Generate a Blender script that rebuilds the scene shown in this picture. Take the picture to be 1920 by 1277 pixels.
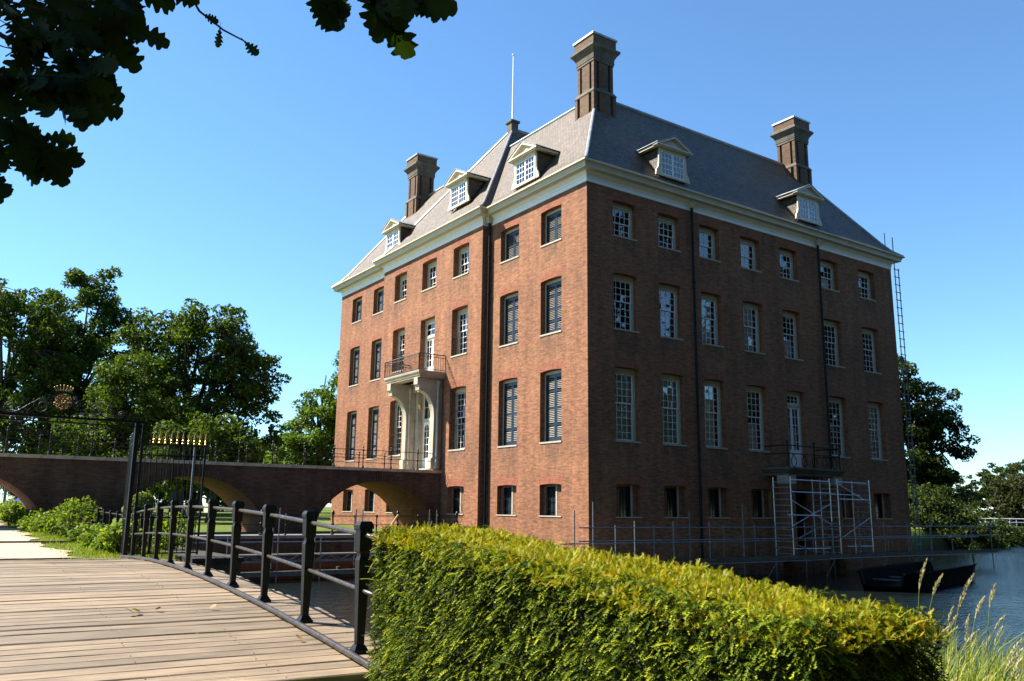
import bpy, math, random
import numpy as np
from mathutils import Matrix, Vector
random.seed(7); rng = np.random.default_rng(7)
PI = math.pi; R = math.radians
scn = bpy.context.scene
for o in list(bpy.data.objects): bpy.data.objects.remove(o)
col = scn.collection

# ---------------------------------------------------------------- camera, sky, sun, exposure
cam_d = bpy.data.cameras.new('camera'); cam = bpy.data.objects.new('camera', cam_d); col.objects.link(cam)
scn.camera = cam
cam_d.sensor_width = 36.0; cam_d.sensor_fit = 'HORIZONTAL'; cam_d.lens = 29.708
cam_d.clip_start = 0.05; cam_d.clip_end = 3000
_r, _p, _y = R(0.6856), R(11.2625), R(55.3859)
fwd = Vector((math.cos(_y)*math.cos(_p), math.sin(_y)*math.cos(_p), math.sin(_p)))
rt0 = Vector((math.sin(_y), -math.cos(_y), 0)); up0 = rt0.cross(fwd)
rt = rt0*math.cos(_r) + up0*math.sin(_r); up = up0*math.cos(_r) - rt0*math.sin(_r)
cam.matrix_world = Matrix(((rt.x, up.x, -fwd.x, -24.1245), (rt.y, up.y, -fwd.y, -28.927),
                           (rt.z, up.z, -fwd.z, 0.2897), (0, 0, 0, 1)))
SUN_TO = Vector((-1.0, 1.05, 1.52)).normalized()
world = bpy.data.worlds.new('World'); scn.world = world; world.use_nodes = True
wn = world.node_tree; bg = wn.nodes['Background']
sky = wn.nodes.new('ShaderNodeTexSky'); sky.sky_type = 'NISHITA'; sky.sun_disc = False
sky.sun_elevation = math.asin(SUN_TO.z); sky.sun_rotation = math.atan2(SUN_TO.x, SUN_TO.y)
sky.altitude = 0; sky.air_density = 1.0; sky.dust_density = 0.0; sky.ozone_density = 5.0
stint = wn.nodes.new('ShaderNodeMix'); stint.data_type = 'RGBA'; stint.blend_type = 'MULTIPLY'; stint.inputs[0].default_value = 1.0; stint.inputs[7].default_value = (0.83, 1.04, 1.10, 1)   # deep, saturated film blue, the same all round
wn.links.new(sky.outputs[0], stint.inputs[6]); wn.links.new(stint.outputs[2], bg.inputs['Color']); bg.inputs['Strength'].default_value = 0.071
sun_d = bpy.data.lights.new('sun', 'SUN'); sun_d.energy = 5.0; sun_d.angle = R(0.53); sun_d.color = (1.0, 0.93, 0.82)
sun = bpy.data.objects.new('sun', sun_d); col.objects.link(sun)
sun.rotation_euler = (-SUN_TO).to_track_quat('-Z', 'Y').to_euler(); sun.location = (-40, 20, 40)
vs = scn.view_settings
vs.view_transform = 'Standard'; vs.look = 'None'; vs.gamma = 1.0; vs.use_curve_mapping = False; vs.exposure = 1.65

# ---------------------------------------------------------------- materials
MATS = {}
def nd(nt, t, **kw):
    n = nt.nodes.new(t)
    for k, v in kw.items(): setattr(n, k, v)
    return n
def base_mat(name):
    m = bpy.data.materials.new(name); m.use_nodes = True; MATS[name] = m
    nt = m.node_tree; return m, nt, nt.nodes['Principled BSDF']
def ramp(nt, fac, stops):
    r = nd(nt, 'ShaderNodeValToRGB'); e = r.color_ramp.elements
    while len(e) < len(stops): e.new(0.5)
    for i, (p, c) in enumerate(stops):
        e[i].position = p; e[i].color = (*c, 1)
    nt.links.new(fac, r.inputs[0]); return r.outputs[0]
def mixc(nt, a, b, fac, mode='MIX'):
    n = nd(nt, 'ShaderNodeMix', data_type='RGBA', blend_type=mode)
    for s, v in (('Factor', fac), ('A', a), ('B', b)):
        i = [x for x in n.inputs if x.name == s and x.enabled][0]
        if hasattr(v, 'is_output'): nt.links.new(v, i)
        else: i.default_value = v if isinstance(v, (int, float)) else (*v, 1)
    return [x for x in n.outputs if x.enabled][0]
def noise(nt, vec, scale, detail=4, rough=0.6):
    n = nd(nt, 'ShaderNodeTexNoise'); n.inputs['Scale'].default_value = scale
    n.inputs['Detail'].default_value = detail; n.inputs['Roughness'].default_value = rough
    if vec is not None: nt.links.new(vec, n.inputs['Vector'])
    return n.outputs[0]
def bump(nt, b, h, dist=0.02, st=0.6):
    n = nd(nt, 'ShaderNodeBump'); n.inputs['Strength'].default_value = st; n.inputs['Distance'].default_value = dist
    nt.links.new(h, n.inputs['Height']); nt.links.new(n.outputs[0], b.inputs['Normal'])
def plain(name, c, rough=0.6, metal=0.0, var=0.25, scale=3.0, bmp=0.0, spec=0.5, objrand=0.0):
    """a paint / stone / metal: base colour broken up by two octaves of noise"""
    m, nt, b = base_mat(name)
    tc = nd(nt, 'ShaderNodeTexCoord'); v = tc.outputs['Object']
    n1 = noise(nt, v, scale); n2 = noise(nt, v, scale*7.3, 3)
    d = tuple(x*(1-var) for x in c); l = tuple(min(1, x*(1+var)) for x in c)
    o = ramp(nt, n1, [(0.3, d), (0.7, l)])
    o = mixc(nt, o, ramp(nt, n2, [(0.3, (1-var,)*3), (0.7, (1.0,)*3)]), 1.0, 'MULTIPLY')
    if objrand:
        oi = nd(nt, 'ShaderNodeObjectInfo')
        o = mixc(nt, o, ramp(nt, oi.outputs['Random'], [(0, (1-objrand,)*3), (1, (1.0,)*3)]), 1.0, 'MULTIPLY')
    nt.links.new(o, b.inputs['Base Color'])
    b.inputs['Roughness'].default_value = rough; b.inputs['Metallic'].default_value = metal
    b.inputs['Specular IOR Level'].default_value = spec
    if bmp: bump(nt, b, n2, bmp)
    return m
def brick(name, c1, c2, mort, bw=0.22, bh=0.062, ms=0.006, patch=((0.75, 0.75, 0.75), (1.1, 1.05, 1.0)), patchscale=0.35, bstr=0.7, rough=0.85, lichen=None, drip=0.0):
    m, nt, b = base_mat(name)
    uv = nd(nt, 'ShaderNodeUVMap'); v = uv.outputs[0]
    tc = nd(nt, 'ShaderNodeTexCoord'); ob = tc.outputs['Object']
    t = nd(nt, 'ShaderNodeTexBrick'); nt.links.new(v, t.inputs['Vector'])
    t.inputs['Scale'].default_value = 1.0; t.inputs['Brick Width'].default_value = bw; t.inputs['Row Height'].default_value = bh
    t.inputs['Mortar Size'].default_value = ms; t.inputs['Mortar Smooth'].default_value = 0.3; t.inputs['Bias'].default_value = 0.0
    t.inputs['Color1'].default_value = (*c1, 1); t.inputs['Color2'].default_value = (*c2, 1); t.inputs['Mortar'].default_value = (*mort, 1)
    n0 = noise(nt, ob, patchscale, 6, 0.62)
    o = mixc(nt, t.outputs['Color'], ramp(nt, n0, [(0.3, patch[0]), (0.7, patch[1])]), 1.0, 'MULTIPLY')
    mp = nd(nt, 'ShaderNodeMapping'); nt.links.new(v, mp.inputs[0]); mp.inputs['Scale'].default_value = (2.2, 9.0, 1)
    n1 = noise(nt, mp.outputs[0], 1.0, 5, 0.7)
    o = mixc(nt, o, ramp(nt, n1, [(0.3, (0.50, 0.48, 0.47)), (0.5, (1.0, 1.0, 1.0)), (0.72, (1.42, 1.38, 1.30))]), 0.9, 'MULTIPLY')
    if drip:
        mp2 = nd(nt, 'ShaderNodeMapping'); nt.links.new(v, mp2.inputs[0]); mp2.inputs['Scale'].default_value = (1.6, 0.16, 1)
        n3 = noise(nt, mp2.outputs[0], 1.0, 5, 0.65)
        o = mixc(nt, o, ramp(nt, n3, [(0.36, (1-drip,)*3), (0.6, (1.0,)*3)]), 1.0, 'MULTIPLY')
    if lichen:
        n2 = noise(nt, ob, 1.1, 8, 0.7)
        o = mixc(nt, o, lichen, ramp(nt, n2, [(0.55, (0, 0, 0)), (0.75, (0.7,)*3)]))
    nt.links.new(o, b.inputs['Base Color']); b.inputs['Roughness'].default_value = rough
    b.inputs['Specular IOR Level'].default_value = 0.285
    ht = mixc(nt, t.outputs['Fac'], n1, 0.5); 
    bp = nd(nt, 'ShaderNodeBump'); bp.inputs['Strength'].default_value = bstr; bp.inputs['Distance'].default_value = 0.02; bp.invert = True
    nt.links.new(t.outputs['Fac'], bp.inputs['Height'])
    bp2 = nd(nt, 'ShaderNodeBump'); bp2.inputs['Strength'].default_value = bstr*0.7; bp2.inputs['Distance'].default_value = 0.03
    nt.links.new(n1, bp2.inputs['Height']); nt.links.new(bp.outputs[0], bp2.inputs['Normal']); nt.links.new(bp2.outputs[0], b.inputs['Normal'])
    return m
def leafmat(name, stops, trans=0.45, rough=0.6, tcol=None, spec=0.12):
    """foliage: colour differs from leaf to leaf, light passes through"""
    m, nt, b = base_mat(name)
    g = nd(nt, 'ShaderNodeNewGeometry')
    c = ramp(nt, g.outputs['Random Per Island'], stops)
    nt.links.new(c, b.inputs['Base Color']); b.inputs['Roughness'].default_value = rough; b.inputs['Specular IOR Level'].default_value = spec
    tr = nd(nt, 'ShaderNodeBsdfTranslucent')
    tc = mixc(nt, c, tcol or (1.5, 1.6, 0.5), 1.0, 'MULTIPLY'); nt.links.new(tc, tr.inputs['Color'])
    mx = nd(nt, 'ShaderNodeMixShader'); mx.inputs[0].default_value = trans
    nt.links.new(b.outputs[0], mx.inputs[1]); nt.links.new(tr.outputs[0], mx.inputs[2])
    nt.links.new(mx.outputs[0], nt.nodes['Material Output'].inputs['Surface'])
    return m

brick('brick', (0.325, 0.136, 0.066), (0.200, 0.082, 0.041), (0.30, 0.20, 0.12), patch=((0.78, 0.78, 0.79), (1.15, 1.11, 1.05)), drip=0.26)
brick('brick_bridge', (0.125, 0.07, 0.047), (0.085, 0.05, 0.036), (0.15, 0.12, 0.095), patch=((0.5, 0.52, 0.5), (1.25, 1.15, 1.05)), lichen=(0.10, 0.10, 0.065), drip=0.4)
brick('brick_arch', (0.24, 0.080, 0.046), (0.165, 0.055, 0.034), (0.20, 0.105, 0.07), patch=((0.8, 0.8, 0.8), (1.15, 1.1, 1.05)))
brick('brick_lintel', (0.31, 0.106, 0.057), (0.245, 0.083, 0.045), (0.29, 0.175, 0.11), bw=0.068, bh=0.34, ms=0.006)
brick('brick_chimney', (0.14, 0.078, 0.046), (0.095, 0.055, 0.035), (0.25, 0.2, 0.14), patch=((0.65, 0.66, 0.62), (1.15, 1.1, 1.0)), lichen=(0.12, 0.11, 0.06))
brick('slate', (0.140, 0.105, 0.072), (0.075, 0.056, 0.040), (0.025, 0.02, 0.017), bw=0.24, bh=0.16, ms=0.010, patch=((0.8, 0.82, 0.85), (1.12, 1.08, 1.0)), patchscale=0.5, bstr=1.0, rough=0.5)
MATS['slate'].node_tree.nodes['Principled BSDF'].inputs['Specular IOR Level'].default_value = 0.28
plain('stone', (0.40, 0.355, 0.27), 0.8, var=0.22, scale=1.3, bmp=0.01)
plain('stone_dark', (0.13, 0.11, 0.08), 0.9, var=0.4, scale=1.6, bmp=0.015)
plain('sill_stone', (0.40, 0.35, 0.26), 0.8, var=0.2, scale=2)
plain('cream_paint', (0.55, 0.50, 0.36), 0.5, var=0.08, scale=1.0)
plain('frame_paint', (0.48, 0.44, 0.31), 0.5, var=0.08, scale=1.0)
plain('white_paint', (0.84, 0.84, 0.81), 0.45, var=0.05, scale=2.0)
plain('shutter_paint', (0.010, 0.017, 0.034), 0.35, var=0.2)
plain('slat_paint', (0.115, 0.10, 0.078), 0.45, var=0.15)
plain('lead', (0.34, 0.35, 0.36), 0.5, metal=0.3, var=0.25, scale=2)
plain('iron', (0.008, 0.008, 0.008), 0.5, var=0.5, scale=9, bmp=0.004, spec=0.22)
plain('rail_iron', (0.085, 0.066, 0.050), 0.33, metal=0.5, var=0.6, scale=14, bmp=0.004)
plain('bronze_rail', (0.06, 0.035, 0.025), 0.5, var=0.3)
plain('gilt', (0.60, 0.38, 0.09), 0.35, metal=0.85, var=0.25, scale=20)
plain('dull_gilt', (0.28, 0.19, 0.04), 0.5, metal=0.5, var=0.4, scale=25)
plain('aluminium', (0.62, 0.64, 0.66), 0.4, metal=0.75, var=0.2, scale=6)
plain('tube_steel', (0.22, 0.235, 0.26), 0.45, metal=0.6, var=0.35, scale=6)
plain('scaffold_board', (0.10, 0.09, 0.065), 0.85, var=0.3, scale=3, bmp=0.01)
plain('concrete', (0.20, 0.20, 0.19), 0.85, var=0.25, scale=1.5, bmp=0.01)
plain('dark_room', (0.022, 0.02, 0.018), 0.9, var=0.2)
plain('blind', (0.80, 0.83, 0.86), 0.8, var=0.12, scale=1.2)
plain('curtain', (0.62, 0.64, 0.60), 0.85, var=0.2, scale=3)
plain('bark', (0.05, 0.042, 0.033), 0.9, var=0.5, scale=4, bmp=0.03)
plain('hull', (0.006, 0.006, 0.007), 0.95, var=0.4, spec=0.05)
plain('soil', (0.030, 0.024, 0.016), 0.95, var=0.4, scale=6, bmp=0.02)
plain('hedge_core', (0.012, 0.011, 0.006), 0.95, var=0.4, scale=20, bmp=0.02)
plain('car_paint', (0.02, 0.05, 0.42), 0.25, var=0.05)
plain('rubber', (0.01, 0.01, 0.01), 0.8, var=0.2)
plain('car_glass', (0.02, 0.03, 0.04), 0.08, var=0.1)
plain('straw', (0.50, 0.40, 0.16), 0.8, var=0.25, scale=30)
plain('dry_leaf', (0.30, 0.16, 0.05), 0.7, var=0.35, scale=30)
plain('yellow_leaf', (0.45, 0.40, 0.05), 0.6, var=0.3, scale=30)
plain('sign_plate', (0.5, 0.38, 0.26), 0.6, var=0.1)
leafmat('leaf_tree', [(0.0, (0.018, 0.036, 0.006)), (0.5, (0.040, 0.072, 0.009)), (1.0, (0.10, 0.135, 0.016))], trans=0.36)
leafmat('leaf_tree_bright', [(0.0, (0.04, 0.075, 0.010)), (0.5, (0.075, 0.125, 0.015)), (1.0, (0.15, 0.20, 0.026))], trans=0.42)
leafmat('leaf_tree_dark', [(0.0, (0.018, 0.032, 0.008)), (0.5, (0.034, 0.055, 0.012)), (1.0, (0.07, 0.085, 0.02))], trans=0.3)
leafmat('leaf_added_wood', [(0.0, (0.006, 0.012, 0.005)), (1.0, (0.014, 0.024, 0.008))], trans=0.05)  # near-black leaves so the added out-of-view wood bounces little light
leafmat('leaf_copper', [(0.0, (0.020, 0.029, 0.008)), (0.5, (0.034, 0.045, 0.012)), (1.0, (0.062, 0.070, 0.016))], trans=0.3, tcol=(1.3, 1.1, 0.6))
leafmat('leaf_shrub', [(0.0, (0.045, 0.085, 0.010)), (0.5, (0.11, 0.165, 0.018)), (1.0, (0.24, 0.28, 0.035))], trans=0.35)
leafmat('leaf_oak', [(0.0, (0.010, 0.020, 0.003)), (1.0, (0.030, 0.055, 0.007))], trans=0.22, rough=0.6, spec=0.15)
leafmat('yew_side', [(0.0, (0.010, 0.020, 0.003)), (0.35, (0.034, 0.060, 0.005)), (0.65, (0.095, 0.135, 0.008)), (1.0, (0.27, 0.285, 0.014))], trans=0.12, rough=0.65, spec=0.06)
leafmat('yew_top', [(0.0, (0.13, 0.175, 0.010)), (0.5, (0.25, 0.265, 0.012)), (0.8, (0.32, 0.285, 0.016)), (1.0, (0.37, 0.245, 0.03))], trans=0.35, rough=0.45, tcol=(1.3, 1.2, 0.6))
leafmat('grass_blade', [(0.0, (0.10, 0.15, 0.02)), (0.6, (0.18, 0.22, 0.03)), (1.0, (0.34, 0.32, 0.07))], trans=0.35)
leafmat('seed', [(0.0, (0.30, 0.28, 0.12)), (1.0, (0.52, 0.48, 0.26))], trans=0.3, tcol=(1.2, 1.1, 0.8))

def mk_glass():
    m, nt, b = base_mat('glass'); nt.nodes.remove(b)
    tr = nd(nt, 'ShaderNodeBsdfTransparent'); tr.inputs[0].default_value = (0.92, 0.95, 0.95, 1)
    gl = nd(nt, 'ShaderNodeBsdfGlossy'); gl.inputs['Roughness'].default_value = 0.02; gl.inputs['Color'].default_value = (1, 1, 1, 1)
    fr = nd(nt, 'ShaderNodeFresnel'); fr.inputs['IOR'].default_value = 1.55
    mt = nd(nt, 'ShaderNodeMath', operation='MULTIPLY_ADD'); mt.inputs[1].default_value = 1.6; mt.inputs[2].default_value = 0.03
    mt.use_clamp = True
    nt.links.new(fr.outputs[0], mt.inputs[0])
    mx = nd(nt, 'ShaderNodeMixShader'); nt.links.new(mt.outputs[0], mx.inputs[0])
    nt.links.new(tr.outputs[0], mx.inputs[1]); nt.links.new(gl.outputs[0], mx.inputs[2])
    nt.links.new(mx.outputs[0], nt.nodes['Material Output'].inputs['Surface'])
mk_glass()
def mk_stain():
    m, nt, b = base_mat('stain'); tc = nd(nt, 'ShaderNodeTexCoord'); uv = nd(nt, 'ShaderNodeUVMap')
    mp = nd(nt, 'ShaderNodeMapping'); nt.links.new(tc.outputs['Object'], mp.inputs[0]); mp.inputs['Scale'].default_value = (6, 6, 1.1)
    oi = nd(nt, 'ShaderNodeObjectInfo'); sc = nd(nt, 'ShaderNodeVectorMath', operation='SCALE'); sc.inputs[0].default_value = (13, 29, 7); nt.links.new(oi.outputs['Random'], sc.inputs['Scale']); nt.links.new(sc.outputs[0], mp.inputs['Location'])
    n1 = noise(nt, mp.outputs[0], 1.0, 5, 0.65); sx = nd(nt, 'ShaderNodeSeparateXYZ'); nt.links.new(uv.outputs[0], sx.inputs[0])
    a = ramp(nt, n1, [(0.38, (0,)*3), (0.68, (1,)*3)]); g = ramp(nt, sx.outputs['Y'], [(0.0, (0,)*3), (0.9, (0.45,)*3)]); e = ramp(nt, sx.outputs['X'], [(0.0, (0,)*3), (0.12, (1,)*3), (0.88, (1,)*3), (1.0, (0,)*3)])
    f = mixc(nt, mixc(nt, a, g, 1.0, 'MULTIPLY'), e, 1.0, 'MULTIPLY'); tr = nd(nt, 'ShaderNodeBsdfTransparent'); mx = nd(nt, 'ShaderNodeMixShader')
    b.inputs['Base Color'].default_value = (0.12, 0.105, 0.075, 1); b.inputs['Roughness'].default_value = 0.95
    nt.links.new(f, mx.inputs[0]); nt.links.new(tr.outputs[0], mx.inputs[1]); nt.links.new(b.outputs[0], mx.inputs[2]); nt.links.new(mx.outputs[0], nt.nodes['Material Output'].inputs['Surface'])
mk_stain()
def mk_wood():
    m, nt, b = base_mat('plank_wood')
    tc = nd(nt, 'ShaderNodeTexCoord'); ob = tc.outputs['Object']; oi = nd(nt, 'ShaderNodeObjectInfo')
    av = nd(nt, 'ShaderNodeVectorMath', operation='ADD'); nt.links.new(ob, av.inputs[0])
    sc = nd(nt, 'ShaderNodeVectorMath', operation='SCALE'); sc.inputs[0].default_value = (31, 17, 5); nt.links.new(oi.outputs['Random'], sc.inputs['Scale'])
    nt.links.new(sc.outputs[0], av.inputs[1])
    mp = nd(nt, 'ShaderNodeMapping'); mp.inputs['Scale'].default_value = (0.9, 22, 22); nt.links.new(av.outputs[0], mp.inputs[0])
    n1 = noise(nt, mp.outputs[0], 2.0, 6, 0.65)
    n2 = noise(nt, av.outputs[0], 1.1, 5, 0.6); n3 = noise(nt, av.outputs[0], 38.0, 2, 0.5)
    c = ramp(nt, n1, [(0.25, (0.080, 0.058, 0.038)), (0.48, (0.225, 0.172, 0.115)), (0.8, (0.335, 0.27, 0.192))])
    c = mixc(nt, c, ramp(nt, n2, [(0.3, (0.68, 0.66, 0.62)), (0.65, (1.08, 1.05, 1.0))]), 1.0, 'MULTIPLY')
    c = mixc(nt, c, ramp(nt, oi.outputs['Random'], [(0, (0.72, 0.70, 0.66)), (1, (1.12, 1.08, 1.0))]), 1.0, 'MULTIPLY')
    c = mixc(nt, c, (0.75, 0.72, 0.62), ramp(nt, n3, [(0.74, (0,)*3), (0.8, (0.6,)*3)]))
    c = mixc(nt, c, (0.06, 0.045, 0.03), ramp(nt, n3, [(0.2, (0.8,)*3), (0.27, (0,)*3)]))
    nt.links.new(c, b.inputs['Base Color']); b.inputs['Roughness'].default_value = 0.62; b.inputs['Specular IOR Level'].default_value = 0.4
    bump(nt, b, n1, 0.008, 1.0)
mk_wood()
def mk_ground():
    m, nt, b = base_mat('lawn')
    tc = nd(nt, 'ShaderNodeTexCoord'); ob = tc.outputs['Object']
    n1 = noise(nt, ob, 0.25, 6, 0.6); n2 = noise(nt, ob, 9.0, 5, 0.7); n3 = noise(nt, ob, 1.7, 5, 0.6)
    c = ramp(nt, n1, [(0.3, (0.062, 0.098, 0.013)), (0.7, (0.115, 0.145, 0.022))])
    c = mixc(nt, c, ramp(nt, n2, [(0.25, (0.55, 0.55, 0.5)), (0.7, (1.25, 1.25, 1.2))]), 1.0, 'MULTIPLY')
    c = mixc(nt, c, (0.22, 0.17, 0.09), ramp(nt, n3, [(0.58, (0,)*3), (0.75, (0.55,)*3)]))
    g = nd(nt, 'ShaderNodeNewGeometry'); sx = nd(nt, 'ShaderNodeSeparateXYZ'); nt.links.new(g.outputs['Position'], sx.inputs[0])
    mud = ramp(nt, sx.outputs['Z'], [(0.0, (1,)*3), (0.01, (1,)*3)])
    mr = nd(nt, 'ShaderNodeMapRange'); mr.inputs['From Min'].default_value = -2.5; mr.inputs['From Max'].default_value = -1.6
    nt.links.new(sx.outputs['Z'], mr.inputs['Value'])
    c = mixc(nt, (0.04, 0.032, 0.018), c, mr.outputs[0])
    nt.links.new(c, b.inputs['Base Color']); b.inputs['Roughness'].default_value = 0.95; b.inputs['Specular IOR Level'].default_value = 0.15
    bump(nt, b, n2, 0.05, 0.8)
    m, nt, b = base_mat('sand_path')
    tc = nd(nt, 'ShaderNodeTexCoord'); ob = tc.outputs['Object']
    n1 = noise(nt, ob, 0.5, 6, 0.6); n2 = noise(nt, ob, 22.0, 4, 0.7)
    c = ramp(nt, n1, [(0.3, (0.33, 0.26, 0.19)), (0.7, (0.45, 0.37, 0.28))])
    c = mixc(nt, c, ramp(nt, n2, [(0.25, (0.7,)*3), (0.6, (1.05,)*3)]), 1.0, 'MULTIPLY')
    nt.links.new(c, b.inputs['Base Color']); b.inputs['Roughness'].default_value = 0.95; b.inputs['Specular IOR Level'].default_value = 0.1
    bump(nt, b, n2, 0.02, 0.6)
    m, nt, b = base_mat('water')
    tc = nd(nt, 'ShaderNodeTexCoord'); mp = nd(nt, 'ShaderNodeMapping'); nt.links.new(tc.outputs['Object'], mp.inputs[0])
    mp.inputs['Rotation'].default_value = (0, 0, R(35)); mp.inputs['Scale'].default_value = (0.8, 1.25, 1)
    n1 = noise(nt, mp.outputs[0], 2.4, 5, 0.6); n2 = noise(nt, tc.outputs['Object'], 0.10, 3, 0.5)
    b.inputs['Base Color'].default_value = (0.006, 0.010, 0.009, 1); b.inputs['Roughness'].default_value = 0.025
    b.inputs['IOR'].default_value = 1.33; b.inputs['Specular IOR Level'].default_value = 0.5
    st = nd(nt, 'ShaderNodeMath', operation='MULTIPLY'); nt.links.new(n1, st.inputs[0]); nt.links.new(n2, st.inputs[1])
    bump(nt, b, st.outputs[0], 0.20, 0.9)
mk_ground()

# ---------------------------------------------------------------- geometry helpers
class MB:
    def __init__(s): s.v = []; s.f = []
    def add(s, vs, fs):
        n = len(s.v); s.v += [tuple(p) for p in vs]; s.f += [tuple(i+n for i in f) for f in fs]; return s
    def box(s, x0, x1, y0, y1, z0, z1):
        if x0 > x1: x0, x1 = x1, x0
        if y0 > y1: y0, y1 = y1, y0
        return s.add([(x0,y0,z0),(x1,y0,z0),(x1,y1,z0),(x0,y1,z0),(x0,y0,z1),(x1,y0,z1),(x1,y1,z1),(x0,y1,z1)],
                     [(3,2,1,0),(4,5,6,7),(0,1,5,4),(1,2,6,5),(2,3,7,6),(3,0,4,7)])
    def frus(s, cx, cy, z0, w0, z1, w1):
        a, b = w0/2, w1/2
        return s.add([(cx-a,cy-a,z0),(cx+a,cy-a,z0),(cx+a,cy+a,z0),(cx-a,cy+a,z0),(cx-b,cy-b,z1),(cx+b,cy-b,z1),(cx+b,cy+b,z1),(cx-b,cy+b,z1)],
                     [(3,2,1,0),(4,5,6,7),(0,1,5,4),(1,2,6,5),(2,3,7,6),(3,0,4,7)])
    def quad(s, a, b, c, d): return s.add([a,b,c,d], [(0,1,2,3)])
    def prism(s, poly, fn, a, b):
        """poly: 2-D outline; fn(p, t) -> 3-D point; extruded from t=a to t=b"""
        n = len(poly)
        return s.add([fn(p, a) for p in poly] + [fn(p, b) for p in poly],
                     [tuple(range(n))[::-1], tuple(range(n, 2*n))] + [(i, (i+1) % n, n+(i+1) % n, n+i) for i in range(n)])
    def tube(s, pts, r, n=8, cap=True):
        pts = [Vector(p) for p in pts]; m = len(pts)
        rs = r if isinstance(r, (list, tuple)) else [r]*m
        vs = []; prev = None
        for i, p in enumerate(pts):
            d = (pts[min(i+1, m-1)] - pts[max(i-1, 0)]).normalized()
            if prev is None:
                ref = Vector((0, 0, 1)) if abs(d.z) < 0.9 else Vector((1, 0, 0))
                a = d.cross(ref).normalized()
            else: a = (prev - d*prev.dot(d)).normalized()
            prev = a; b = d.cross(a)
            for k in range(n):
                t = 2*PI*k/n; vs.append(p + (a*math.cos(t) + b*math.sin(t))*rs[i])
        fs = [(i*n+k, i*n+(k+1) % n, (i+1)*n+(k+1) % n, (i+1)*n+k) for i in range(m-1) for k in range(n)]
        if cap: fs += [tuple(range(n))[::-1], tuple((m-1)*n+k for k in range(n))]
        return s.add(vs, fs)
    def lathe(s, prof, cx, cy, cz=0, n=12):
        vs = [(cx+r*math.cos(2*PI*k/n), cy+r*math.sin(2*PI*k/n), cz+z) for r, z in prof for k in range(n)]
        m = len(prof)
        fs = [(i*n+k, i*n+(k+1) % n, (i+1)*n+(k+1) % n, (i+1)*n+k) for i in range(m-1) for k in range(n)]
        fs += [tuple(range(n))[::-1], tuple((m-1)*n+k for k in range(n))]
        return s.add(vs, fs)
    def mesh(s, name, uv=False, smooth=False):
        me = bpy.data.meshes.new(name); me.from_pydata(s.v, [], s.f); me.update()
        if smooth: me.shade_smooth()
        if uv: slope_uv(me)
        return me
def slope_uv(me):
    """UVs in metres, u level and v up the slope, on every face"""
    l = me.uv_layers.new(name='UVMap'); co = np.empty(len(me.vertices)*3); me.vertices.foreach_get('co', co); co = co.reshape(-1, 3)
    out = np.zeros((len(me.loops), 2))
    for p in me.polygons:
        n = p.normal; li = list(p.loop_indices); P = co[list(p.vertices)]
        if abs(n.z) > 0.95: out[li] = P[:, :2]
        else:
            t = Vector((-n.y, n.x, 0)).normalized(); w = n.cross(t)
            if w.z < 0: w = -w
            if abs(t.x) > abs(t.y):
                if t.x < 0: t = -t
            elif t.y < 0: t = -t
            out[li, 0] = P @ np.array(t); out[li, 1] = P @ np.array(w)
    l.data.foreach_set('uv', out.ravel())
WM = {}
def _link(o, parent, M):
    col.objects.link(o); M = M or Matrix()
    if parent is not None:
        o.parent = parent; o.matrix_basis = WM[parent.name].inverted() @ M
    else: o.matrix_basis = M
    WM[o.name] = M.copy(); return o
def thing(name, label, cat, loc=(0, 0, 0), group=None, rz=0.0):
    o = bpy.data.objects.new(name, None); o.empty_display_size = 0.3
    _link(o, None, Matrix.Translation(loc) @ Matrix.Rotation(rz, 4, 'Z'))
    tag(o, label, cat, group); return o
def tag(o, label=None, cat=None, group=None, kind=None):
    if label: o['label'] = label
    if cat: o['category'] = cat
    if group: o['group'] = group
    if kind: o['kind'] = kind
    return o
def T(x, y, z=0.0, rz=0.0): return Matrix.Translation((x, y, z)) @ Matrix.Rotation(rz, 4, 'Z')
def obj(name, mb, mat, parent=None, M=None, uv=False, smooth=False, world=False):
    """one mesh object; vertices are in the frame M. world=True: vertices are world points, the origin is put at their base"""
    if isinstance(mb, MB):
        if world:
            c = np.array(mb.v); o0 = (c.max(0)+c.min(0))/2; o0[2] = c[:, 2].min()
            keep = mb.v
            me = bpy.data.meshes.new(name); me.from_pydata(mb.v, [], mb.f); me.update()
            if smooth: me.shade_smooth()
            if uv: slope_uv(me)
            me.transform(Matrix.Translation(-Vector(o0))); M = Matrix.Translation(o0)
        else: me = mb.mesh(name, uv, smooth)
    else: me = mb
    if not me.materials: me.materials.append(MATS[mat])
    o = bpy.data.objects.new(name, me)
    return _link(o, parent, M)
def np_mesh(name, V, F, smooth=False):
    """big meshes straight from arrays; F is (n,3) or (n,4)"""
    me = bpy.data.meshes.new(name); k = F.shape[1]
    me.vertices.add(len(V)); me.vertices.foreach_set('co', np.ascontiguousarray(V, dtype=np.float32).ravel())
    me.loops.add(F.size); me.loops.foreach_set('vertex_index', np.ascontiguousarray(F, dtype=np.int32).ravel())
    me.polygons.add(len(F)); me.polygons.foreach_set('loop_start', np.arange(0, F.size, k, dtype=np.int32))
    me.polygons.foreach_set('loop_total', np.full(len(F), k, dtype=np.int32))
    me.update(calc_edges=True)
    if smooth: me.shade_smooth()
    return me
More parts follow.
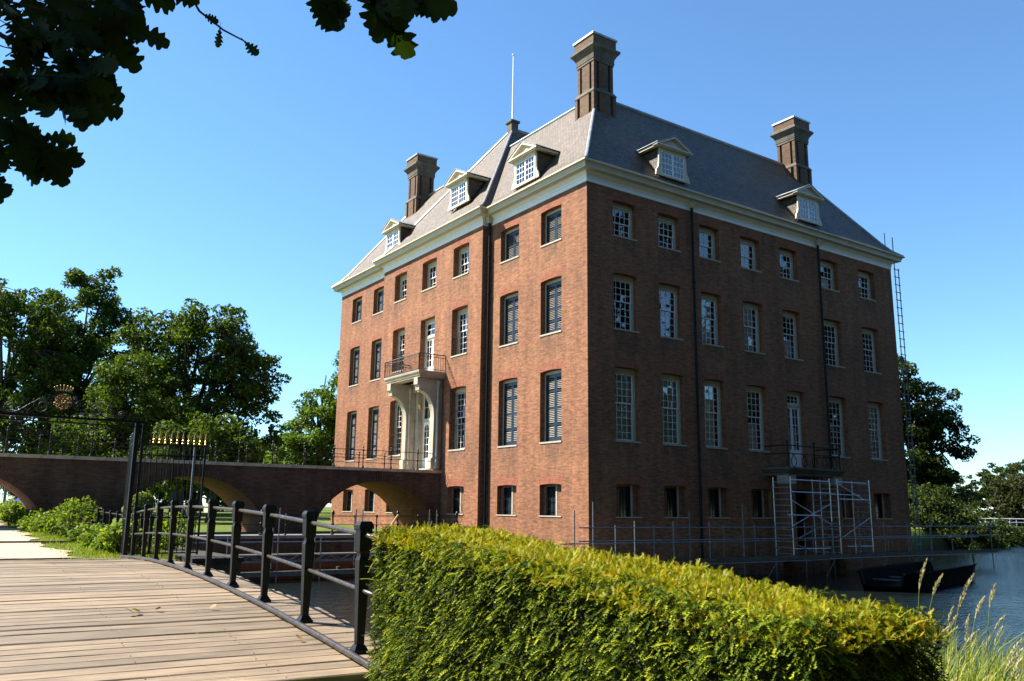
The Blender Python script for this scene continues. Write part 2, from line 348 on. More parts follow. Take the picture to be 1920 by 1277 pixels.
def copy_tree(o, M, label=None, parent=None):
    """a copy of a thing with its parts; meshes are shared"""
    def rec(src, par):
        c = src.copy(); col.objects.link(c)
        if par is not None: c.parent = par; WM[c.name] = WM[par.name] @ src.matrix_basis
        for ch in src.children: rec(ch, c)
        return c
    kids = list(o.children); c = o.copy(); col.objects.link(c); c.matrix_basis = M; WM[c.name] = M.copy()
    for ch in kids: rec(ch, c)
    if label: c['label'] = label
    return c
# ================================================================ THE SETTING
def moat_d(x, y):
    sth = np.where(x > 2, np.maximum(24.5, 33-(x-2)*2), 33.0); a = np.minimum(np.minimum(x+18.1, 125-x), np.minimum(y+sth, np.where(x < -.3, 9.5, 8.3)-y)); a = np.where((y < -20.6) & (x < -16), np.minimum(a, x+17.4), a)
    b = np.minimum(np.minimum(x+66, -16-x), np.minimum(y+20.6, -6.3-y))
    c = np.minimum(np.minimum(x-24.5, 80-x), np.minimum(y+24.5, 10+(x-42)*0.32-y))
    d = np.minimum(np.minimum(x-76, 112-x), np.minimum(y+10, 70-y))
    return np.maximum(np.maximum(a, b), np.maximum(c, d))
def land(x, y):
    t = np.clip((y+5)/47.0, 0, 1); w = np.clip((-15-x)/3.0, 0, 1)
    west = -1.07 + 0.79*t
    t2 = np.clip((y-18)/40.0, 0, 1); east = -1.03 + 0.6*t2
    return np.where(y < -15, -1.15, west*w + east*(1-w))
def ground_z(x, y):
    x = np.asarray(x, float); y = np.asarray(y, float)
    d = np.clip(moat_d(x, y)/1.3, 0, 1); s = d*d*(3-2*d); l = land(x, y)
    return l + (-4.3-l)*s
def build_ground():
    xs = np.concatenate([[-1500, -500, -200, -110], np.arange(-72, 131, 0.8), [180, 320, 700, 1600]])
    ys = np.concatenate([[-1500, -500, -200, -100], np.arange(-58, 112, 0.8), [160, 300, 700, 1600]])
    X, Y = np.meshgrid(xs, ys); Z = ground_z(X, Y)
    Z += 0.03*np.sin(X*0.9+1.3*np.cos(Y*0.7))*np.cos(Y*0.8)
    V = np.stack([X, Y, Z], -1).reshape(-1, 3); nx, ny = len(xs), len(ys)
    i = (np.arange(ny-1)[:, None]*nx + np.arange(nx-1)[None, :]).ravel()
    F = np.stack([i, i+1, i+1+nx, i+nx], -1)
    o = obj('ground', np_mesh('ground', V, F, True), 'lawn'); tag(o, kind='structure')
    w = MB().quad((-72, -50, -2.8), (130, -50, -2.8), (130, 80, -2.8), (-72, 80, -2.8))
    tag(obj('water', w, 'water'), kind='structure')
    # sandy path from the wooden bridge through the left arch, and the forecourt in front of the bridge
    def strip(name, pts, z):
        m = MB()
        for k in range(len(pts)-1):
            (y0, a0, b0), (y1, a1, b1) = pts[k], pts[k+1]
            m.quad((a0, y0, float(ground_z(a0, y0))+z), (b0, y0, float(ground_z(b0, y0))+z), (b1, y1, float(ground_z(b1, y1))+z), (a1, y1, float(ground_z(a1, y1))+z))
        return m
    pts = []
    for k in range(140):
        y = -5.0 + k*0.4
        r = -20.6 - 0.35*math.exp(-((y-1.5)/3.0)**2) + 0.18*math.sin(y*1.9) + 0.10*math.sin(y*4.7+1)
        pts.append((y, -25.5+0.2*math.sin(y), r))
    tag(obj('path', strip('path', pts, 0.05), 'sand_path'), kind='structure')
build_ground()
def floor_sheet(name, xs, ys, z):
    X, Y = np.meshgrid(xs, ys); Z = ground_z(X, Y)+z; V = np.stack([X, Y, Z], -1).reshape(-1, 3); nx = len(xs)
    i = (np.arange(len(ys)-1)[:, None]*nx + np.arange(nx-1)[None, :]).ravel(); F = np.stack([i, i+1, i+1+nx, i+nx], -1)
    tag(obj(name, np_mesh(name, V, F, True), 'soil'), kind='structure')
floor_sheet('added_dark_floor', np.arange(-70, 120, 1.0), np.arange(-57, -22.6, .8), .06)   # dark sheet added to cut sunlit bounce onto the shaded wall

# ================================================================ THE MANSION
mansion = thing('brick_mansion', 'large four-storey red brick country house with slate roof and tall chimneys', 'house', (12, 14, -3))
LX, LY = 25.0, 28.2            # side length, front length
DC, CY0, CY1 = 0.45, 8.3, 20.3  # centre projection and its ends
LEV = {'b': (0.0, 1.452), 'g': (3.408, 6.811), 'f': (8.612, 11.327), 't': (13.155, 14.925)}
WT = 15.48; RV = 0.52           # brick top, wall thickness at the openings
SIDE = [(1.61, 3.13), (4.58, 6.11), (7.51, 9.03), (10.71, 12.30), (13.98, 15.53), (17.68, 19.35), (21.4, 23.1)]
FRONT = {'A': (1.914, 3.585), 'B': (5.492, 7.185), 'C': (9.684, 11.373), 'D': (13.321, 15.05), 'E': (17.08, 18.705), 'F': (21.188, 22.775), 'G': (24.652, 26.245)}
def wall(mb, fn, a0, a1, z0, z1, ops):
    """brick face with openings cut through it and brick reveals behind"""
    us = sorted({a0, a1} | {o[0] for o in ops} | {o[1] for o in ops}); zs = sorted({z0, z1} | {o[2] for o in ops} | {o[3] for o in ops})
    for i in range(len(us)-1):
        for j in range(len(zs)-1):
            cu, cz = (us[i]+us[i+1])/2, (zs[j]+zs[j+1])/2
            if any(o[0] < cu < o[1] and o[2] < cz < o[3] for o in ops): continue
            mb.quad(fn(us[i], zs[j], 0), fn(us[i+1], zs[j], 0), fn(us[i+1], zs[j+1], 0), fn(us[i], zs[j+1], 0))
    for a, b, c, d in ops:
        mb.quad(fn(a, c, 0), fn(a, d, 0), fn(a, d, RV), fn(a, c, RV)); mb.quad(fn(b, c, 0), fn(b, d, 0), fn(b, d, RV), fn(b, c, RV))
        mb.quad(fn(a, d, 0), fn(b, d, 0), fn(b, d, RV), fn(a, d, RV)); mb.quad(fn(a, c, 0), fn(b, c, 0), fn(b, c, RV), fn(a, c, RV))
def fF(x0): return lambda a, z, d: (x0+d, a, z)
fS = lambda a, z, d: (a, d, z)
ARC = 0.05   # rise of the flat arches
ops_of = lambda keys, lv: [(*FRONT[k], LEV[l][0], LEV[l][1]) for k in keys for l in lv]
def mkwall(fn, a0, a1, ops, z0=-4.0):
    m = MB(); wall(m, fn, a0, a1, z0, WT+0.1, ops); return obj('wall', m, 'brick', mansion, uv=True, world=True)
mkwall(fF(0), 0, CY0, ops_of('AB', 'bgft'))
mkwall(fF(-DC), CY0, CY1, ops_of('CE', 'bgft') + [(13.0, 15.45, 2.5, 7.05)] + ops_of('D', 't') + [(*FRONT['D'], 7.78, 11.327)])
mkwall(fF(0), CY1, LY, ops_of('FG', 'bgft'))
mkwall(fS, 0, LX, [(a, b, *LEV[l]) for i, (a, b) in enumerate(SIDE) for l in 'bgft' if not (i == 4 and l in 'gb')] + [(*SIDE[4], 2.62, LEV['g'][1]), (*SIDE[4], -1.7, 1.452)])
for y in (CY0, CY1): obj('return_wall', MB().quad((-DC, y, -4), (0, y, -4), (0, y, WT+0.1), (-DC, y, WT+0.1)), 'brick', mansion, uv=True, world=True)
m = MB(); m.quad((0, LY, -4), (LX, LY, -4), (LX, LY, WT+.1), (0, LY, WT+.1)); m.quad((LX, 0, -4), (LX, LY, -4), (LX, LY, WT+.1), (LX, 0, WT+.1))
obj('rear_wall', m, 'brick', mansion, uv=True, world=True)
# dark rooms behind the glass
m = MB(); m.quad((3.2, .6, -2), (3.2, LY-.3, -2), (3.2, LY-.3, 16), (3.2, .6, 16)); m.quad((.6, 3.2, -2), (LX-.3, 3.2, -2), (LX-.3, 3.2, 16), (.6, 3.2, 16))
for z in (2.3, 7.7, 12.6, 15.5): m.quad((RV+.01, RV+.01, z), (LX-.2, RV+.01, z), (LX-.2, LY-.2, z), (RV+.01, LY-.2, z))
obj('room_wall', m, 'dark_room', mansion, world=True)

rest_panes = MB()        # panes past the limit of single objects
PANE_N = [0]
def rot_front(x0, y, z): return Matrix.Translation((x0, y, z)) @ Matrix.Rotation(-PI/2, 4, 'Z')
PANE_ME = {}
def add_panes(win, M, cells, yd, single):
    """cells: (u0,u1,z0,z1) in the window frame; each pane of old glass leans a little its own way"""
    for (u0, u1, z0, z1) in cells:
        w, h = round(u1-u0, 3), round(z1-z0, 3)
        tx, tz = random.gauss(0, 0.012), random.gauss(0, 0.012)
        L = Matrix.Translation(((u0+u1)/2, yd, z0)) @ Matrix.Rotation(tz, 4, 'Z') @ Matrix.Rotation(tx, 4, 'X')
        if single and PANE_N[0] < 296:
            if (w, h) not in PANE_ME:
                PANE_ME[(w, h)] = MB().quad((-w/2, 0, 0), (w/2, 0, 0), (w/2, 0, h), (-w/2, 0, h)).mesh('pane'); PANE_ME[(w, h)].materials.append(MATS['glass'])
            obj('pane', PANE_ME[(w, h)], 'glass', win, M @ L); PANE_N[0] += 1
        else:
            W = M @ L
            rest_panes.quad(*[tuple(W @ Vector(p)) for p in ((-w/2, 0, 0), (w/2, 0, 0), (w/2, 0, h), (-w/2, 0, h))])
def grid_cells(u0, u1, z0, z1, nc, nr, bar):
    """glazing bars as boxes and the panes between them"""
    cw = (u1-u0-bar*(nc-1))/nc; ch = (z1-z0-bar*(nr-1))/nr
    cells = [(u0+i*(cw+bar), u0+i*(cw+bar)+cw, z0+j*(ch+bar), z0+j*(ch+bar)+ch) for i in range(nc) for j in range(nr)]
    bars = [(u0+(i+1)*cw+i*bar, u0+(i+1)*(cw+bar), z0, z1, 0) for i in range(nc-1)] + [(u0, u1, z0+(j+1)*ch+j*bar, z0+(j+1)*(ch+bar), 1) for j in range(nr-1)]
    return cells, bars
def lintel(win, M, w, h, mat='brick_lintel', hh=0.36):
    m = MB(); n = 8; sp = 0.14
    lo = [(-w/2 + w*i/n, h - ARC*(2*i/n-1)**2) for i in range(n+1)]
    for y0, y1 in ((-0.004, 0.30),):
        for i in range(n):
            a, b = lo[i], lo[i+1]; ta = (a[0]*(1+2*sp/w), h+hh); tb = (b[0]*(1+2*sp/w), h+hh)
            m.add([(a[0], y0, a[1]), (b[0], y0, b[1]), (tb[0], y0, tb[1]), (ta[0], y0, ta[1])], [(0, 1, 2, 3)])
            m.quad((a[0], y0, a[1]), (b[0], y0, b[1]), (b[0], y1, b[1]), (a[0], y1, a[1]))
        for e, s in ((lo[0], 1), (lo[-1], -1)): m.quad((e[0], y0, e[1]), (e[0], y0, h), (e[0], 0.0, h), (e[0], 0.0, e[1]))
    obj('lintel', m, mat, win, M, uv=True)
def sill(win, M, w, h=0.10, mat='sill_stone'):
    obj('sill', MB().box(-w/2-0.02, w/2+0.02, -0.035, 0.33, -h*.8, 0.0), mat, win, M)
def stain(win, M, w, h=1.15):
    me = MB().quad((-w/2-.08, -.003, -.085-h), (w/2+.08, -.003, -.085-h), (w/2+.08, -.003, -.085), (-w/2-.08, -.003, -.085)).mesh('water_stain'); l = me.uv_layers.new(name='UVMap')
    l.data.foreach_set('uv', [0, 0, 1, 0, 1, 1, 0, 1]); obj('water_stain', me, 'stain', win, M)
def sash_window(M, w, h, rows, nc=4, single=False, back=None, yd=0.30, open_lower=0.0):
    """box frame, two sashes with thin bars, stone sill"""
    fw = 0.115; f = MB()
    f.box(-w/2, -w/2+fw, yd, yd+.16, 0, h-.02); f.box(w/2-fw, w/2, yd, yd+.16, 0, h-.02); f.box(-w/2+fw, w/2-fw, yd, yd+.16, h-.27, h-.02); f.box(-w/2+fw, w/2-fw, yd-.02, yd+.16, 0, .05)
    win = obj('window', f, 'frame_paint', mansion, M)
    iw = w/2-fw; top = h-.27; z0 = .05; nr = sum(rows); mid = z0 + (top-z0)*rows[1]/nr
    for nm, a, b, y, k in (('sash', mid-.02, top, yd+.06, rows[0]), ('sash', z0, mid+.03, yd+.10, rows[1])):
        s = MB(); st = .045
        s.box(-iw, -iw+st, y, y+.035, a, b); s.box(iw-st, iw, y, y+.035, a, b); s.box(-iw+st, iw-st, y, y+.035, a, a+.05); s.box(-iw+st, iw-st, y, y+.035, b-.05, b)
        cells, bars = grid_cells(-iw+st, iw-st, a+.05, b-.05, nc, k, .026)
        for q in bars: s.box(q[0], q[1], y+.004+.002*q[4], y+.03+.001*q[4], q[2], q[3])
        obj(nm, s, 'white_paint', win, M)
        add_panes(win, M, cells, y+.017, single)
    sill(win, M, w); lintel(win, M, w, h); stain(win, M, w, random.uniform(.8, 1.3))
    if back == 'blind': obj('blind', MB().box(-iw+.04, iw-.22, yd+.145, yd+.155, z0+.02, top-.02), 'blind', win, M)
    if back == 'half': obj('blind', MB().box(-iw+.04, iw-.25, yd+.145, yd+.155, z0+.02, z0+(top-z0)*.46), 'blind', win, M)
    if back == 'curtain':
        c = MB(); n = 26
        for i in range(n):
            u0, u1 = -iw+2*iw*i/n, -iw+2*iw*(i+1)/n; y0, y1 = [yd+.175+.022*math.sin(j*1.9) for j in (i, i+1)]
            c.quad((u0, y0, z0), (u1, y1, z0), (u1, y1, top), (u0, y0, top))
        obj('curtain', c, 'curtain', win, M)
    return win
def shutter_window(M, w, h):
    """closed louvred shutters in a painted frame"""
    fw = .09; yd = .28; f = MB()
    f.box(-w/2, -w/2+fw, yd, yd+.16, 0, h-.02); f.box(w/2-fw, w/2, yd, yd+.16, 0, h-.02); f.box(-w/2+fw, w/2-fw, yd, yd+.16, h-.16, h-.02)
    win = obj('window', f, 'frame_paint', mansion, M)
    iw = w/2-fw; top = h-.17
    for s in (-1, 1):
        u0, u1 = (-iw, -.012) if s < 0 else (.012, iw); y = yd+.02; l = MB(); st = .085
        l.box(u0, u0+st, y, y+.045, .02, top); l.box(u1-st, u1, y, y+.045, .02, top)
        nmid = 3 if h > 2.5 else 2 if h > 2 else 1
        rails = [(.02, .22), (top-.16, top)] + [(.02+(top-.02)*(k+1)/(nmid+1)-.05, .02+(top-.02)*(k+1)/(nmid+1)+.05) for k in range(nmid)]
        for a, b in rails: l.box(u0+st, u1-st, y+.003, y+.042, a, b)
        sh = obj('shutter', l, 'shutter_paint', win, M)
        sl = MB(); n = int((top-.4)/.085)
        for k in range(n):
            z = .25 + k*.085
            if any(a-.03 < z < b for a, b in rails): continue
            sl.add([(u0+st, y+.002, z), (u1-st, y+.002, z), (u1-st, y+.05, z+.062), (u0+st, y+.05, z+.062), (u0+st, y+.006, z-.008), (u1-st, y+.006, z-.008), (u1-st, y+.054, z+.054), (u0+st, y+.054, z+.054)],
                   [(0, 1, 2, 3), (7, 6, 5, 4), (0, 4, 5, 1), (2, 6, 7, 3)])
        tag(obj('slats', sl, 'slat_paint', sh, M), kind='stuff')
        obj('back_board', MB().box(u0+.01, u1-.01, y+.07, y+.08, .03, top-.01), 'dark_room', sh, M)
    sill(win, M, w); lintel(win, M, w, h); stain(win, M, w, random.uniform(.8, 1.3))
    return win
def cellar_window(M, w, h, off=-.12, lit=True):
    """small barred light set in a brick niche"""
    a, b = -w*.30+off, w*.14+off; f = MB()
    f.box(-w/2, a, .24, .30, 0, h); f.box(b, w/2, .24, .30, 0, h); f.box(a, b, .24, .30, h-.12, h)
    win = obj('window', f, 'brick', mansion, M, uv=True)
    obj('niche_glass', MB().box(a, b, .38, .385, 0, h-.12), 'car_glass', win, M)
    g = MB(); n = 4
    for i in range(n): g.tube([(a+.06+(b-a-.12)*i/(n-1), .27, .0), (a+.06+(b-a-.12)*i/(n-1), .27, h-.12)], .014, 6)
    for z in (.3, .75, 1.15): g.box(a, b, .262, .274, z, z+.03)
    obj('bars', g, 'iron', win, M)
    obj('lit_jamb_strip', MB().box(b, b+.11, .222, .242, 0, h-.02), 'sill_stone', win, M)  # pale strip puts the sunlit reveal edge of the front lights into the colour
    sill(win, M, w, .07); lintel(win, M, w, h)
    return win
HT = {k: v[1]-v[0] for k, v in LEV.items()}; ROWS = {'g': (4, 5), 'f': (3, 4), 't': (2, 2)}
BACK = {(0, 'g'): 'curtain', (1, 'g'): 'curtain', (2, 'g'): 'blind', (3, 'g'): 'half', (4, 'f'): 'half', (2, 'f'): 'blind', (3, 'f'): 'blind', (6, 'g'): 'curtain', (5, 't'): 'half'}
for l in 'gftb':
    for i, (a, b) in enumerate(SIDE):
        M = Matrix.Translation(((a+b)/2, 0, LEV[l][0])); w = b-a
        if l == 'b':
            if i != 4: cellar_window(M, w, HT[l], off=.1)
        elif not (i == 4 and l == 'g'):
            sash_window(M, w, HT[l], ROWS[l], single=(l == 'g' or (l == 'f' and i == 0)), back=BACK.get((i, l)))
for k in 'ABFG':
    a, b = FRONT[k]
    for l in 'gft': shutter_window(rot_front(0, (a+b)/2, LEV[l][0]), b-a, HT[l])
    cellar_window(rot_front(0, (a+b)/2, 0), b-a, HT['b'])
for k in 'CE':
    a, b = FRONT[k]
    for l in 'gft':
        M = rot_front(-DC, (a+b)/2, LEV[l][0]); wn_ = sash_window(M, b-a, HT[l], ROWS[l], yd=.36)
        if l in 'gf':   # iron guard bars in front of the sashes
            g = MB(); w = b-a; zt = 1.05 if l == 'f' else HT['g']-.35
            for q in range(9): g.tube([(-w/2+.08+(w-.16)*q/8, .12, 0), (-w/2+.08+(w-.16)*q/8, .12, zt)], .011, 5)
            for z in ([zt, .12] if l == 'f' else [.5, 1.3, 2.1, zt]): g.box(-w/2, w/2, .108, .132, z-.015, z+.015)
            obj('guard_rail', g, 'iron', wn_, M)
    cellar_window(rot_front(-DC, (a+b)/2, 0), b-a, HT['b'])
a, b = FRONT['D']; sash_window(rot_front(-DC, (a+b)/2, LEV['t'][0]), b-a, HT['t'], (2, 2), yd=.36)

def glazed_door(name, M, w, h, leaf_rows, transom, nc=3, panel=0.7, arch=False):
    """white glazed door leaves under a transom light"""
    fw = .1; y = .32; f = MB(); ht = h*transom
    f.box(-w/2, -w/2+fw, y, y+.16, 0, h); f.box(w/2-fw, w/2, y, y+.16, 0, h); f.box(-w/2+fw, w/2-fw, y, y+.16, h-.2, h); f.box(-w/2+fw, w/2-fw, y-.01, y+.16, ht, ht+.14)
    d = obj(name, f, 'frame_paint', mansion, M); iw = w/2-fw
    s = MB(); st = .06; z0, z1 = ht+.14, h-.2
    s.box(-iw, -iw+st, y+.05, y+.09, z0, z1); s.box(iw-st, iw, y+.05, y+.09, z0, z1); s.box(-iw+st, iw-st, y+.05, y+.09, z0, z0+st); s.box(-iw+st, iw-st, y+.05, y+.09, z1-st, z1)
    cells, bars = grid_cells(-iw+st, iw-st, z0+st, z1-st, nc+1, 2, .026)
    for q in bars: s.box(q[0], q[1], y+.054+.002*q[4], y+.084+.001*q[4], q[2], q[3])
    obj('transom', s, 'white_paint', d, M); add_panes(d, M, cells, y+.07, False)
    for sg in (-1, 1):
        u0, u1 = (-iw, -.004) if sg < 0 else (.004, iw); l = MB(); st = .1
        l.box(u0, u0+st, y+.06, y+.11, .02, ht); l.box(u1-st, u1, y+.06, y+.11, .02, ht); l.box(u0+st, u1-st, y+.06, y+.11, .02, panel); l.box(u0+st, u1-st, y+.06, y+.11, ht-.12, ht)
        l.box(u0+st+.05, u1-st-.05, y+.045, y+.06, .12, panel-.12)
        cells, bars = grid_cells(u0+st, u1-st, panel, ht-.12, 2, leaf_rows, .03)
        for q in bars: l.box(q[0], q[1], y+.066+.002*q[4], y+.1+.001*q[4], q[2], q[3])
        if arch:
            for e in (-1, 1):
                uu = u0+st if e < 0 else u1-st
                l.prism([(uu, ht-.12), (uu, ht-.42), (uu-e*.06, ht-.26), (uu-e*.17, ht-.16), (uu-e*.25, ht-.12)], lambda p, t: (p[0], t, p[1]), y+.06, y+.1)
        obj('door_leaf', l, 'white_paint', d, M); add_panes(d, M, cells, y+.085, False)
    return d
a, b = FRONT['D']; glazed_door('balcony_door', rot_front(-DC, (a+b)/2, 7.78), b-a, 11.327-7.78, 4, .68, nc=2)
glazed_door('front_door', rot_front(-DC, 14.22, 2.5), 1.75, 4.5, 5, .60, nc=2, panel=.62, arch=True)
sill(mansion, rot_front(-DC, 14.22, 2.5), 1.8)
a, b = SIDE[4]; gd = glazed_door('garden_door', Matrix.Translation(((a+b)/2, 0, 2.62)), b-a, 6.811-2.62, 5, .80, nc=3, panel=1.0)
lintel(gd, Matrix.Translation(((a+b)/2, 0, 2.62)), b-a, 6.811-2.62)
obj('blind', MB().box(-.6, .45, .46, .47, .1, 2.2), 'blind', gd, Matrix.Translation(((a+b)/2, 0, 2.62)))

# ---- cornice swept round the eaves
LOOP = [(0, 0), (0, CY0), (-DC, CY0), (-DC, CY1), (0, CY1), (0, LY), (LX, LY), (LX, 0)]
def offset(loop, d):
    out = []; n = len(loop)
    for i in range(n):
        p0, p1, p2 = loop[i-1], loop[i], loop[(i+1) % n]
        def nrm(a, b):
            dx, dy = b[0]-a[0], b[1]-a[1]; L = math.hypot(dx, dy); return (-dy/L, dx/L)
        n1, n2 = nrm(p0, p1), nrm(p1, p2); out.append((p1[0]+d*(n1[0]+n2[0]) if n1 != n2 else p1[0]+d*n1[0], p1[1]+d*(n1[1]+n2[1]) if n1 != n2 else p1[1]+d*n1[1]))
    return out
def sweep(prof, loop, mb):
    rings = [[(x, y, z) for x, y in offset(loop, d)] for d, z in prof]; n = len(loop)
    for r in range(len(rings)-1):
        for i in range(n):
            j = (i+1) % n; mb.quad(rings[r][i], rings[r][j], rings[r+1][j], rings[r+1][i])
    return mb
m = sweep([(.0, 15.46), (.03, 15.46), (.03, 15.64), (.055, 15.655), (.055, 15.80), (.09, 15.80), (.11, 15.85), (.18, 15.91), (.20, 15.93)], LOOP, MB())
obj('frieze', m, 'white_paint', mansion, world=True)
m = sweep([(.20, 15.93), (.48, 15.95), (.48, 16.05), (.50, 16.055), (.51, 16.11), (.55, 16.17), (.635, 16.20), (.65, 16.21), (.65, 16.28), (.50, 16.28), (.1, 16.2)], LOOP, MB())
obj('cornice', m, 'cream_paint', mansion, world=True)
# ---- roofs: a square ring with an inner valley, and the taller centre roof
def ring_roof(x0, x1, y0, y1, prof):
    m = MB(); rs = [[(x0+d, y0+d, z), (x1-d, y0+d, z), (x1-d, y1-d, z), (x0+d, y1-d, z)] for d, z in prof]
    for r in range(len(rs)-1):
        for i in range(4):
            j = (i+1) % 4; m.quad(rs[r][i], rs[r][j], rs[r+1][j], rs[r+1][i])
    return m
EZ = 16.255; RIN, RZ = 4.3, 22.85
PROF = [(-.58, EZ), (-.1, EZ+.38), (.3, EZ+.88), (RIN, RZ)]
roof = obj('roof', ring_roof(0, LX, 0, LY, PROF + [(8.3, 17.6)]), 'slate', mansion, uv=True, world=True)
def cslope(q): return np.interp(q, [0, .48, .88, 6.58], [EZ, EZ+.38, EZ+.88, 25.05])
m = MB(); yc = (CY0+CY1)/2; HW = 6.58
qs = [0, .48, .88, HW]; e0 = -DC-.58
for k in range(3):
    q0, q1 = qs[k], qs[k+1]; z0, z1 = float(cslope(q0)), float(cslope(q1))
    m.quad((e0+q0, yc-HW+q0, z0), (e0+q0, yc+HW-q0, z0), (e0+q1, yc+HW-q1, z1), (e0+q1, yc-HW+q1, z1))
    for s in (-1, 1): m.quad((e0+q0, yc+s*(HW-q0), z0), (20, yc+s*(HW-q0), z0), (20, yc+s*(HW-q1), z1), (e0+q1, yc+s*(HW-q1), z1))
obj('centre_roof', m, 'slate', mansion, uv=True, world=True)
m = MB()
for (sx, sy) in ((0, 0), (1, 0), (0, 1), (1, 1)):
    pts = [((d if sx == 0 else LX-d), (d if sy == 0 else LY-d), z+.02) for d, z in PROF]; m.tube(pts, .085, 6)
rg = [(RIN, RIN), (LX-RIN, RIN), (LX-RIN, LY-RIN), (RIN, LY-RIN)]
for i in range(4):
    a, b = rg[i], rg[(i+1) % 4]; m.tube([(*a, RZ+.03), (*b, RZ+.03)], .10, 6)
for s in (-1, 1): m.tube([(e0+q, yc+s*(HW-q), float(cslope(q))+.02) for q in qs], .085, 6)
m.tube([(e0+HW, yc, 25.08), (20, yc, 25.08)], .1, 6)
obj('ridge_lead', m, 'lead', roof, world=True)
m = MB().box(e0+HW-.27, e0+HW+.27, yc-.27, yc+.27, 24.7, 25.45).box(e0+HW-.36, e0+HW+.36, yc-.36, yc+.36, 25.45, 25.60)
obj('pole_base', m, 'stone_dark', roof, world=True)
m = MB().tube([(e0+HW, yc, 25.6), (e0+HW, yc, 30.4)], [.07, .035], 8).lathe([(.02, 0), (.09, .05), (.09, .12), (.02, .17)], e0+HW, yc, 30.4)
obj('flag_pole', m, 'white_paint', mansion, world=True)

# ---- chimneys
def chimney(cx, cy):
    def stack(m, h, z0, z1):
        g = h-.14; m.box(cx-g, cx+g, cy-g, cy+g, z0, z1); w = h*.46
        for s in (-1, 1):
            m.box(cx+s*g, cx+s*h, cy-w, cy+w, z0, z1); m.box(cx-w, cx+w, cy+s*g, cy+s*h, z0, z1)
            for t in (-1, 1):
                m.box(cx+s*(h-.2), cx+s*h, cy+t*(h-.2), cy+t*h, z0, z1-.001)
    m = MB(); stack(m, .80, 19.2, 22.45); stack(m, .69, 22.45, 24.4)
    ch = obj('chimney', m, 'brick_chimney', mansion, uv=True, world=True)
    def band(prof): return sweep(prof, [(cx-.01, cy-.01), (cx-.01, cy+.01), (cx+.01, cy+.01), (cx+.01, cy-.01)], MB())
    obj('stone_band', band([(.6, 22.44), (.815, 22.44), (.815, 22.52), (.70, 22.70), (.6, 22.72)]), 'stone_dark', ch, world=True)
    obj('stone_neck', band([(.6, 24.3), (.72, 24.3), (.72, 24.40), (.75, 24.44), (.75, 24.52), (.6, 24.53)]), 'stone_dark', ch, world=True)
    obj('cap', band([(.6, 24.53), (.73, 24.55), (.76, 24.72), (.84, 24.88), (.94, 25.0), (.985, 25.06), (.985, 25.18), (.94, 25.2), (.86, 25.28), (.6, 25.3)]), 'stone_dark', ch, world=True)
    obj('brick_top', MB().box(cx-.82, cx+.82, cy-.82, cy+.82, 25.3, 25.78), 'brick_chimney', ch, uv=True, world=True)
    obj('lid', MB().box(cx-.88, cx+.88, cy-.88, cy+.88, 25.78, 25.90), 'lead', ch, world=True)
    fl = MB(); 
    for s in (-1, 1): fl.box(cx+s*.8, cx+s*.86, cy-.86, cy+.86, 20.0, 20.4)
    return ch
chimney(3.98, 3.98); chimney(LX-3.85, 3.98); chimney(3.98, 23.95); chimney(LX-3.9, 23.95)

